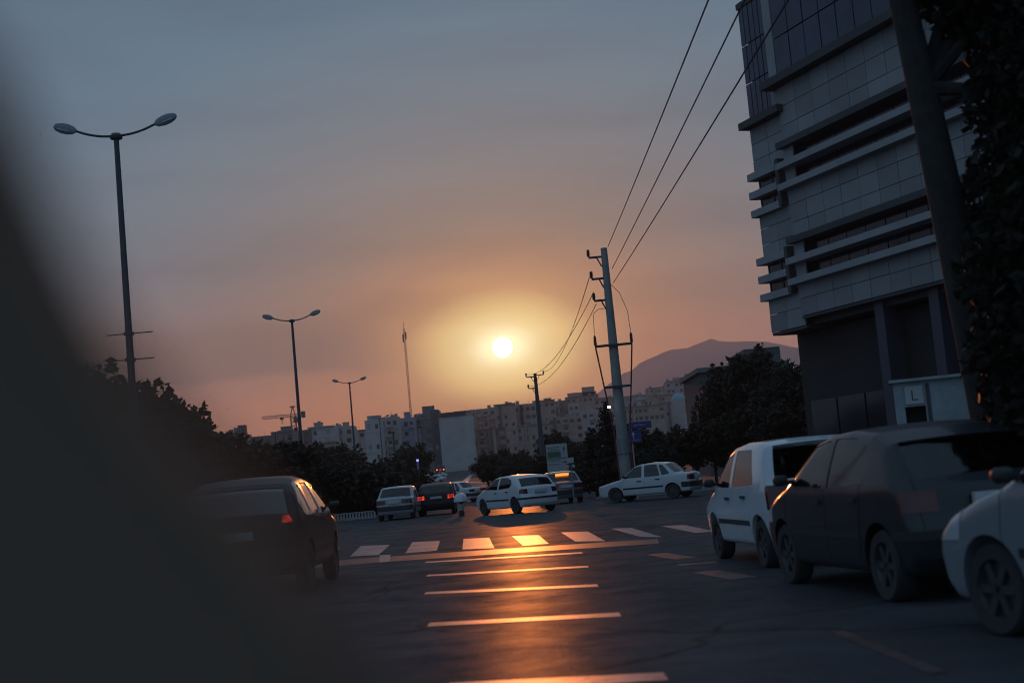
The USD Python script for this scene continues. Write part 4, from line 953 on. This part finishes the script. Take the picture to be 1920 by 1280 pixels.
    if not blank and W > 6:
        st2 = list(wm)[int(r.integers(0, 8))]
        for k in range(int(r.integers(1, 3))):
            a = r.uniform(-W / 2, W / 2 - 3.2)
            obj('bay', bx(a, a + r.uniform(.5, 1.0), -.55, -.004, 3.0, H - .3), wm[style if k else st2], t)
        if r.random() < .6: obj('cornice', bx(-W / 2 - .15, W / 2 + .15, -.5, -.005, H - .28, H + .04), wm[style if r.random() < .5 else 'brown'], t)
    # small roof clutter
    for k in range(int(W // 3.2)):
        x = r.uniform(-W / 2 + .5, W / 2 - .5)
        if r.random() < .5:
            obj('antenna', cat([tube([(x, 1.2, H - .5), (x, 1.2, H + 1.3)], .03, 4), tube([(x - .5, 1.2, H + 1.2), (x + .5, 1.2, H + 1.2)], .025, 4)]), steel_dark, t)
        else:
            obj('air_cooler' if r.random() < .6 else 'parapet_block', bx(x - .7, x + .7, .9, 2.3, H - .5, H + r.uniform(.3, 1.5)), tank_m if r.random() < .5 else wm[style], t)
    if awn:
        q0, q1, qa, qb, m = awn
        a, b = D(q0, qa, y)[0] - (xl + xr) / 2, D(q1, qa, y)[0] - (xl + xr) / 2
        obj('facade_panel', bx(a, b, -.16, -.003, D(q0, qb, y)[2] - z0, D(q0, qa, y)[2] - z0), m, t)
    return t
orange_m = mat('orange_awning', (0.32, 0.13, 0.06), 0.8)
darkband = mat('dark_roof_band', (0.05, 0.05, 0.05), 0.85, noise=.2)
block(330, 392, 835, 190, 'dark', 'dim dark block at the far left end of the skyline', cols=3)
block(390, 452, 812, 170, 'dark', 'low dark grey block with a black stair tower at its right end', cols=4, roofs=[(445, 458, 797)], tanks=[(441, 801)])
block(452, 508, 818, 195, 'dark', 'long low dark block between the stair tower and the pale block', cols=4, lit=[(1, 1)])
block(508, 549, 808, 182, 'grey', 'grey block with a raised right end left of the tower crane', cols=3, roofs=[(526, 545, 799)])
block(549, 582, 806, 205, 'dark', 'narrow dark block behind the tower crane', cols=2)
block(577, 626, 799, 172, 'white', 'white plain-sided block right of the second street lamp', cols=2, winw=.9, roofs=[(588, 602, 792)], tanks=[(598, 789)])
block(626, 662, 799, 190, 'pale', 'pale block with two dark rooftop boxes', cols=2, roofs=[(642, 652, 791)], tanks=[(632, 793)])
block(578, 632, 829, 152, 'beige', 'low beige block in front of the white plain-sided one', cols=3, floors=2, winw=.8)
block(655, 686, 806, 205, 'pale', 'pale narrow block beside the third street lamp', cols=2)
block(683, 712, 787, 160, 'white', 'cream block with a stepped roof under the furthest street lamp', cols=2, winw=.9, roofs=[(688, 712, 779)])
block(711, 745, 781, 166, 'pale', 'apartment block with white rounded bay, behind the furthest street lamp', cols=3, balc=(1,), winw=1.1, tanks=[(735, 777), (742, 775)])
block(744, 776, 783, 172, 'bluish', 'bluish apartment block with square windows', cols=3, balc=(0, 2), roofs=[(757, 768, 772)])
block(774, 812, 780, 176, 'grey', 'grey block with a tall stair house and a projecting cornice', cols=2, roofs=[(776, 793, 776), (791, 813, 761)], awn=(776, 808, 783, 787, wm['pale']))
block(822, 885, 781, 160, 'white', 'blank white windowless end wall in the middle of the skyline', blank=True, roofs=[(826, 872, 775)], awn=(826, 873, 774, 783, darkband))
block(806, 822, 768, 161, 'dark', 'narrow dark stairwell slab with a pale curved top left of the blank wall', cols=1, winw=.7)
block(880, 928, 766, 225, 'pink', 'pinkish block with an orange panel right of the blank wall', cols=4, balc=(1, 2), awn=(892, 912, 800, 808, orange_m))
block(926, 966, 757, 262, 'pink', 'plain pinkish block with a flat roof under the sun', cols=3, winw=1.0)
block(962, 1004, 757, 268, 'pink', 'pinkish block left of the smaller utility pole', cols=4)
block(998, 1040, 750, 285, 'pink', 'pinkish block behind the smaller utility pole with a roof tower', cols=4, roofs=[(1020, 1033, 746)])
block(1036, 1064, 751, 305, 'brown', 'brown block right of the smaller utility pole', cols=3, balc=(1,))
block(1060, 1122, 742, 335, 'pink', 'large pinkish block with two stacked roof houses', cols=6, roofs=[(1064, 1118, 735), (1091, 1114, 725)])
block(1112, 1168, 744, 310, 'pink', 'wide pinkish block behind the lopsided conifer', cols=5)
block(882, 948, 803, 190, 'brown', 'lower brown block with balconies right of the blank wall', cols=5, balc=(1, 3))
block(942, 1030, 796, 204, 'beige', 'wide beige block with a row of small windows below the pinkish ones', cols=7, winw=1.1)
block(1026, 1118, 779, 214, 'beige', 'wide beige block with pale balcony panels left of the conifers', cols=7, balc=(2, 4))
block(1168, 1214, 741, 420, 'pale', 'pale block on the slope right of the tall utility pole', cols=6)
block(1212, 1252, 726, 445, 'white', 'white block with dark square windows on the slope', cols=6, winw=1.4)
block(1248, 1312, 712, 430, 'pale', 'tallest pale block on the slope with a roof house', cols=8, roofs=[(1262, 1310, 706), (1284, 1304, 700)])
block(1165, 1245, 760, 350, 'beige', 'low beige block behind the blue street signs', cols=8, floors=2)
block(1236, 1300, 752, 372, 'pale', 'low pale block beneath the turquoise dome', cols=6, floors=2)
block(1168, 1190, 752, 395, 'pink', 'small pinkish block just right of the tall utility pole', cols=3, roofs=[(1174, 1184, 748)])
block(1186, 1222, 748, 380, 'white', 'white stepped block on the slope above the blue street signs', cols=5, roofs=[(1192, 1206, 743)])
block(1216, 1262, 740, 405, 'pink', 'pinkish block behind the turquoise dome', cols=6, roofs=[(1222, 1236, 733)])
block(1280, 1318, 742, 375, 'white', 'white block right of the turquoise dome', cols=5, winw=1.2)
block(1178, 1232, 776, 290, 'pale', 'wide pale block low on the slope right of the tall utility pole', cols=6, roofs=[(1190, 1204, 770)])
block(1226, 1290, 772, 300, 'beige', 'wide beige block low on the slope under the domed building', cols=7, roofs=[(1250, 1264, 767)])
block(1090, 1150, 768, 255, 'pale', 'pale block behind the lopsided conifer', cols=5, roofs=[(1098, 1112, 763)], balc=(1, 3))
block(985, 1030, 776, 235, 'pale', 'pale block with a dark roof edge behind the smaller utility pole', cols=4, roofs=[(990, 1002, 770)], balc=(2,))
block(905, 950, 784, 212, 'pink', 'pinkish stepped block above the lower brown one', cols=4, roofs=[(912, 924, 778)], balc=(1,))
block(1040, 1085, 758, 318, 'white', 'pale block below the large pinkish one with stacked roof houses', cols=5)
block(852, 884, 770, 250, 'pink', 'pinkish strip of roof behind the blank white wall', cols=3)
# turquoise dome
yd = 600.0; c = D(1272, 751, yd); rr = (D(1285, 745, yd)[0] - D(1259, 745, yd)[0]) / 2
t = thing('domed_building', 'small building with a turquoise dome on the slope', 'building', (c[0], yd, terrain(yd)))
hz0 = c[2] - terrain(yd)
obj('drum', lathe([(0, 0), (rr * 1.02, 0), (rr * 1.02, hz0), (0, hz0)], 24), wm['pale'], t, 30)
tur = mat('turquoise_tile', (0.10, 0.30, 0.34), 0.35, noise=.15, scale=1)
an = np.linspace(0, PI / 2, 9); hd = D(1272, 737, yd)[2] - c[2]
obj('dome', lathe([(rr * math.cos(x), hz0 + hd * math.sin(x)) for x in an[:-1]] + [(0.001, hz0 + hd)], 28), tur, t, 40)
# low dark building right
yl = 108.0
xl, xr = D(1313, 690, yl)[0], D(1465, 660, yl)[0]; zt = D(1313, 690, yl)[2]; zt2 = D(1405, 668, yl)[2]
t = thing('low_building', 'low dark flat-roofed building above the dense trees, left of the stone building', 'building', (xl, yl, 0))
obj('wall', cat([bx(0, xr - xl, 0, 12, 0, zt - .35)]), wm['dark'], t); obj('roof_slab', bx(-.3, xr - xl + .3, -.3, 12.3, zt - .35, zt), wm['grey'], t)
xx = D(1398, 670, yl)[0] - xl
obj('upper_storey', bx(xx, xr - xl, .5, 9, zt, zt2 + .6), wm['dark'], t)
for k in range(5):
    x0 = 1.0 + k * 1.15
    w_ = obj('window', bx(x0, x0 + .8, -.03, -.002, zt - 1.7, zt - .7), dark_glass, t)
# crane
yc = 640.0; p = D(551, 800, yc); zj = D(551, 779, yc)[2]; ztop = D(549, 761, yc)[2]; z0 = terrain(yc)
t = thing('tower_crane', 'tower crane with a thin horizontal jib behind the second street lamp', 'crane', (p[0], yc, z0))
def lattice(a, b, w, n, r):
    a, b = np.array(a, float), np.array(b, float); d = (b - a) / np.linalg.norm(b - a); e = np.array([0, 1.0, 0]); g = np.cross(d, e); parts = []
    cs = [(1, 1), (1, -1), (-1, -1), (-1, 1)]
    for s1, s2 in cs: o = e * s1 * w / 2 + g * s2 * w / 2; parts.append(tube([a + o, b + o], r, 4))
    for k in range(n):
        p0 = a + (b - a) * k / n; p1 = a + (b - a) * (k + 1) / n
        for q in range(4):
            o0 = e * cs[q][0] * w / 2 + g * cs[q][1] * w / 2; o1 = e * cs[(q + 1) % 4][0] * w / 2 + g * cs[(q + 1) % 4][1] * w / 2
            parts.append(tube([p0 + o0, p1 + o1], r * .7, 4))
    return cat(parts)
J = lambda px, py: D(px, py, yc)[0] - p[0]
obj('mast', lattice((0, 0, 0), (0, 0, zj - z0), 2.2, 14, .16), steel_dark, t)
obj('jib', lattice((J(491, 781), 0, zj - z0 + .2), (0, 0, zj - z0 + .2), 1.1, 18, .09), steel_dark, t)
obj('counter_jib', lattice((0, 0, zj - z0 + .2), (J(572, 777), 0, zj - z0 + .2), 1.1, 4, .1), steel_dark, t)
obj('counterweight', bx(J(565, 777), J(572, 777), -1, 1, zj - z0 - 1.2, zj - z0 + 1.6), steel_dark, t)
obj('peak', cat([tube([(-1.1, 0, zj - z0), (0, 0, ztop - z0)], .24, 4), tube([(1.1, 0, zj - z0), (0, 0, ztop - z0)], .24, 4), rbx(-1.1, 1.1, -.8, .8, ztop - z0 - .6, ztop - z0, .1)]), steel_dark, t)
obj('cab', rbx(.3, 2.2, -1.8, .8, zj - z0 - 3.2, zj - z0 - .8, .2), steel_dark, t)
obj('hook_trolley', cat([bx(J(528, 779) - .8, J(528, 779) + .8, -.6, .6, zj - z0 - 1.3, zj - z0 - .5), tube([(J(528, 779), 0, zj - z0 - 1.2), (J(528, 779), 0, zj - z0 - 3.4)], .16, 4)]), steel_dark, t)
# radio mast
ym = 700.0; b = D(771, 782, ym); tt = D(757.5, 604, ym); z0 = terrain(ym)
t = thing('radio_mast', 'tall thin lattice radio mast left of the sun', 'mast', (b[0], ym, z0))
Hm = tt[2] - z0
mast_m = mat('red_white_mast_paint', (0.22, 0.10, 0.08), 0.6)
obj('lattice', lattice((0, 0, 0), (0, 0, Hm - 3), .75, 44, .085), mast_m, t)
obj('top_antenna', tube([(0, 0, Hm - 3), (0, 0, Hm)], .12, 5), mast_m, t); obj('antenna_panel', cat([bx(-1.0, -.5, -.2, .2, Hm - 10, Hm - 6), bx(.5, 1.0, -.2, .2, Hm - 8.5, Hm - 5)]), steel_dark, t)

# ------------------------------------------------------------------ stone building at the right
def stone_building():
    yE = 60.0
    E = D(1447, 625, yE); th = math.radians(-20.7)
    # local axes: u along the facade towards the viewer's right, n outwards (towards the road)
    u = np.array([math.sin(math.radians(20.7)), -math.cos(math.radians(20.7)), 0])
    rot = math.degrees(math.atan2(u[1], u[0]))        # local +x = u ; local +y = left of u
    # visible face normal: to the left of the direction of travel u? camera lies at -x
    t = thing('stone_building', 'tall dark office building clad in grey stone panels with ribbon windows, at right', 'building', (E[0], E[1], 0), rot)
    # facade faces local -y if camera is there
    uy = np.array([-u[1], u[0], 0]); side = np.sign(np.dot(-E + EYE, uy)); s = side   # outward = s * local y
    def zat(px, py, su):
        """height of the pixel on the facade plane at distance su along u"""
        q = E[:2] + u[:2] * su
        d = ray(px, py); k = q[1] / d[1]; return EYE[2] + d[2] * k
    def sat(px, py):
        d = ray(px, py); A = np.array([[d[0], -u[0]], [d[1], -u[1]]]); k, su = np.linalg.solve(A, E[:2]); return su, EYE[2] + d[2] * k
    Y = lambda o: s * o
    def fb(x0, x1, o0, o1, z0, z1):
        a, b = sorted((Y(o0), Y(o1))); return bx(x0, x1, a, b, z0, z1)
    Ltot, s2 = 46.0, 17.5
    s1 = sat(1511, 600)[0]        # where the front bay begins
    zb1 = E[2]; zroof = sat(1382, 20)[1]
    z_led1 = zat(1400, 243, .2)    # ledge under the upper glass, left bay
    zb2 = zat(1512, 592, s1)
    z_led2 = zat(1468, 166, s1)
    stone = mat('grey_stone_cladding', (0.225, 0.235, 0.245), 0.6, noise=0.12, scale=.6)
    stone2 = mat('grey_stone_cladding_pale', (0.25, 0.258, 0.268), 0.6, noise=0.12, scale=.6)
    stone3 = mat('grey_stone_cladding_dark', (0.20, 0.207, 0.217), 0.6, noise=0.12, scale=.6)
    core = mat('dark_recess', (0.055, 0.055, 0.058), 0.8, noise=.2, scale=.5)
    P = 0.16   # the front bay stands this far proud
    zR2 = zroof + 1.2
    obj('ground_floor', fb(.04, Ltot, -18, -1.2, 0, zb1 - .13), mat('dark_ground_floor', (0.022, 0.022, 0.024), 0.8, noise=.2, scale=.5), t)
    obj('core', cat([fb(0.05, Ltot, -18, -.36, zb1, zroof - .1), fb(s1, s2, -.36, P - .40, zb2, zR2), fb(s2 + .01, Ltot, -.36, P - .05, zb2, zR2)]), core, t)
    mats3 = [stone, stone2, stone3]; r = np.random.default_rng(4)
    npan = [0]
    def panels(x0, x1, z0, z1, o, pw=1.25, ph=.78):
        nx = max(1, round((x1 - x0) / pw)); nz = max(1, round((z1 - z0) / ph)); w = (x1 - x0) / nx; h = (z1 - z0) / nz
        for j in range(nz):
            for i in range(nx):
                d = r.uniform(0, .012)
                m = fb(x0 + i * w + .012, x0 + (i + 1) * w - .012, o - .05, o + d, z0 + j * h + .012, z0 + (j + 1) * h - .012)
                obj('stone_panel', m, mats3[int(r.integers(0, 3))], t); npan[0] += 1
    # left bay: small windows between ledges at two storeys
    rows_left = [(1413, 331, 400), (1426, 490, 558)]
    bandsL = []
    for (xq, yt, yb_) in rows_left:
        a = zat(xq, yt, 0.3); b = zat(xq + 2, yb_, 0.3); bandsL.append((b, a))
    xm = s1 - .55
    zprev = zb1
    for b, a in bandsL[::-1]:
        panels(0.02, s1 - .02, zprev, b, 0); panels(xm, s1 - .02, b, a, 0); 
        hgt = (a - b)
        for k in range(2):
            zz0 = b + hgt * k / 2 + .14; zz1 = b + hgt * (k + 1) / 2
            for i in range(2):
                x0 = .06 + (xm - .1) * i / 2; x1 = .06 + (xm - .1) * (i + 1) / 2
                w_ = obj('window', cat([fb(x0, x1, -.2, -.13, zz0, zz0 + .06), fb(x0, x0 + .06, -.2, -.13, zz0 + .06, zz1), fb(x1 - .06, x1, -.2, -.13, zz0 + .06, zz1)]), steel_dark, t)
                obj('pane', fb(x0 + .06, x1 - .06, -.19, -.16, zz0 + .06, zz1), dark_glass, w_)
        for k in range(3):
            z_ = b + hgt * k / 2
            obj('ledge', fb(-.20, xm + .02, -.30, .26, z_ - .15, z_ + .15), stone2, t, label=None)
        obj('fin', fb(xm - .02, xm + .22, -.3, .32, b - .10, a + .25), core, t)
        zprev = a
    panels(0.02, s1 - .02, zprev, z_led1, 0)
    # upper dark glass of the left bay
    obj('cornice', fb(-.14, s1 + .3, -.3, .46, z_led1, z_led1 + .30), core, t)
    nv = 5
    for j in range(3):
        for i in range(nv):
            x0 = .05 + (s1 - .75) * i / nv; x1 = .05 + (s1 - .75) * (i + 1) / nv
            za = z_led1 + .3 + (zroof - z_led1 - .3) * j / 3; zc = z_led1 + .3 + (zroof - z_led1 - .3) * (j + 1) / 3
            obj('curtain_pane', fb(x0 + .03, x1 - .03, -.08, -.02 + r.uniform(0, .012), za + .03, zc - .03), blue_glass, t)
    obj('corner_pier', fb(s1 - .66, s1 - .06, -.3, .06, z_led1 + .3, zroof), stone2, t)
    obj('parapet', fb(0.0, s1, -.35, .04, zroof, zroof + .25), core, t)
    # front bay
    rows = [((1488, 273), (1490, 351)), ((1498, 451), (1506, 528))]
    bands = []
    for (pa, pb) in rows:
        bands.append((zat(pb[0], pb[1], s1), zat(pa[0], pa[1], s1)))
    zprev = zb2
    for b, a in bands[::-1]:
        panels(s1, s2, zprev, b, P); hgt = a - b
        panels(s1, s1 + .7, b, a, P, .7)
        n = 11
        for k in range(2):
            zz0 = b + hgt * k / 2 + .13; zz1 = b + hgt * (k + 1) / 2 - .02
            for i in range(n):
                x0 = s1 + .72 + (s2 - s1 - .72) * i / n; x1 = s1 + .72 + (s2 - s1 - .72) * (i + 1) / n
                obj('ribbon_pane', fb(x0 + .03, x1 - .03, P - .38, P - .33 + r.uniform(0, .01), zz0 + .03, zz1), dark_glass, t)
        for k in range(3):
            z_ = b + hgt * k / 2
            obj('ledge', fb(s1 - .12, s2, P - .36, P + (.42 if k < 2 else .30), z_ - .13, z_ + .13), stone2 if k < 2 else core, t)
        zprev = a
    panels(s1, s2, zprev, z_led2, P)
    obj('cornice', fb(s1 - .45, s2, P - .3, P + .55, z_led2, z_led2 + .32), core, t)
    n = 13
    for j in range(3):
        for i in range(n):
            x0 = s1 + .1 + (s2 - s1 - .1) * i / n; x1 = s1 + .1 + (s2 - s1 - .1) * (i + 1) / n
            za = z_led2 + .32 + (zR2 - z_led2 - .32) * j / 3; zc = z_led2 + .32 + (zR2 - z_led2 - .32) * (j + 1) / 3
            obj('curtain_pane', fb(x0 + .03, x1 - .03, P - .10, P - .04 + r.uniform(0, .012), za + .03, zc - .03), blue_glass, t)
    obj('soffit', cat([fb(.05, s1, -3, -.02, zb1 - .12, zb1 - .002), fb(s1, s2, -3, P - .02, zb2 - .12, zb2 - .002)]), core, t)
    # ground storeys behind columns
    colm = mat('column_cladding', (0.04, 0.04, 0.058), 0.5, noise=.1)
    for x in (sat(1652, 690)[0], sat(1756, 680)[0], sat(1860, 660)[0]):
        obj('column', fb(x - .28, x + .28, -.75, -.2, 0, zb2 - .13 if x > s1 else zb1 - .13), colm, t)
    for i in range(12):
        x0 = .6 + i * 2.0
        obj('shop_pane', fb(x0 + .06, x0 + 1.94, -1.19, -1.12, .5, 3.4), dark_glass, t)
stone_building()

# white kiosk
yk = 24.0
x0, x1 = D(1678, 760, yk)[0], D(1814, 740, yk)[0]; zt = D(1745, 712, yk)[2]
t = thing('kiosk', 'white metal kiosk with a dark hatch and a small sign, behind the dark hatchback', 'kiosk', (x0, yk, 0), -15)
W = x1 - x0
kw = mat('kiosk_white', (0.24, 0.275, 0.29), 0.6, noise=.3, scale=2.0)
hx0, hx1 = W * .13, W * .40
obj('shell', cat([bx(0, hx0, 0, .8, .1, zt), bx(hx0, hx1, 0, .8, zt - .42, zt), bx(hx0, hx1, 0, .8, .1, .9), bx(hx1, W, 0, .8, .1, zt), bx(hx0, hx1, .55, .8, .9, zt - .42)]), kw, t)
obj('hatch', bx(hx0, hx1, .45, .54, .9, zt - .42), black_trim, t)
obj('roof_cap', bx(-.06, W + .06, -.08, .88, zt, zt + .05), kw, t); obj('plinth', bx(.04, W - .04, .04, .76, 0, .1), conc, t)
obj('edge_post', tube([(W + .03, -.06, 0), (W + .03, -.06, zt + .02)], .045, 8), steel_grey, t)
obj('sign_plate', bx(hx0 + .02, hx1 - .02, -.02, -.002, zt - .38, zt - .08), sign_white, t)
m = meshkit.text_mesh('L', .17); m.apply_transform(trimesh.transformations.rotation_matrix(PI / 2, (1, 0, 0))); m.apply_translation(((hx0 + hx1) / 2 - .06, -.022, zt - .32)); obj('sign_letter', m, ink, t)
obj('drain_strip', bx(hx1 + .03, hx1 + .09, -.015, -.002, .3, zt - .05), steel_dark, t)

# low railing at the foot of the hedge
a, b = G(560, 985), G(703, 972)
t = thing('railing', 'low pale railing at the foot of the hedge right of the black car', 'railing', (0, 0, 0))
n = 26
for k in range(n):
    q = a + (b - a) * k / (n - 1)
    obj('baluster', bx(q[0] - .04, q[0] + .04, q[1] - .03, q[1] + .03, .05, .34), conc_pale, t)
obj('rail', tube([a + [0, 0, .36], b + [0, 0, .36]], .035, 5), conc, t)

# ------------------------------------------------------------------ seat of the car the photograph is taken from
def seat():
    yb = 0.29
    edge = [(-190, -80), (-130, 60), (-60, 230), (5, 390), (75, 530), (150, 650), (245, 770), (355, 890), (465, 1010), (560, 1130), (640, 1260), (690, 1400), (720, 1560)]
    pts = [D(px, py, yb) for px, py in edge]
    ring = [(q[0], q[2]) for q in pts]
    zlow = ring[-1][1]
    ring = ring + [(ring[-1][0] + .02, zlow - .22), (ring[-1][0] - .0, .72), (-.48, .70), (-.50, 1.20), (-.44, 1.36), (-.26, ring[0][1] + .02)]
    poly = Polygon(ring).buffer(-.02).buffer(.02)
    return poly
poly = seat()
t = thing('car_seat', 'black out-of-focus seat back close to the camera, filling the lower left', 'seat', (0, .29, 0))
def slab(poly, y0, y1, r=.022):
    layers = [(y0, r), (y0 + r * .3, r * .3), (y0 + r, 0), (y1 - r, 0), (y1 - r * .3, r * .3), (y1, r)]
    ms = []
    for (ya, ra), (yb_, rb) in zip(layers[:-1], layers[1:]):
        pa = poly.buffer(-max(ra, rb) if False else -(ra + rb) / 2)
        m = prism(pa, yb_ - ya); m.apply_transform(trimesh.transformations.rotation_matrix(PI / 2, (1, 0, 0))); m.apply_translation((0, yb_, 0)); ms.append(m)
    return cat(ms)
seat_m = mat('black_seat_cloth', (0.130, 0.086, 0.060), 0.9, noise=.15, scale=60)
obj('backrest', slab(poly, 0.0, .06, .012), seat_m, t)
obj('cushion', rbx(-.52, -.02, .06, .58, .52, .70, .06), seat_m, t, 30)
obj('rail', cat([bx(-.46, -.42, .05, .55, .30, .52), bx(-.12, -.08, .05, .55, .30, .52)]), steel_dark, t)
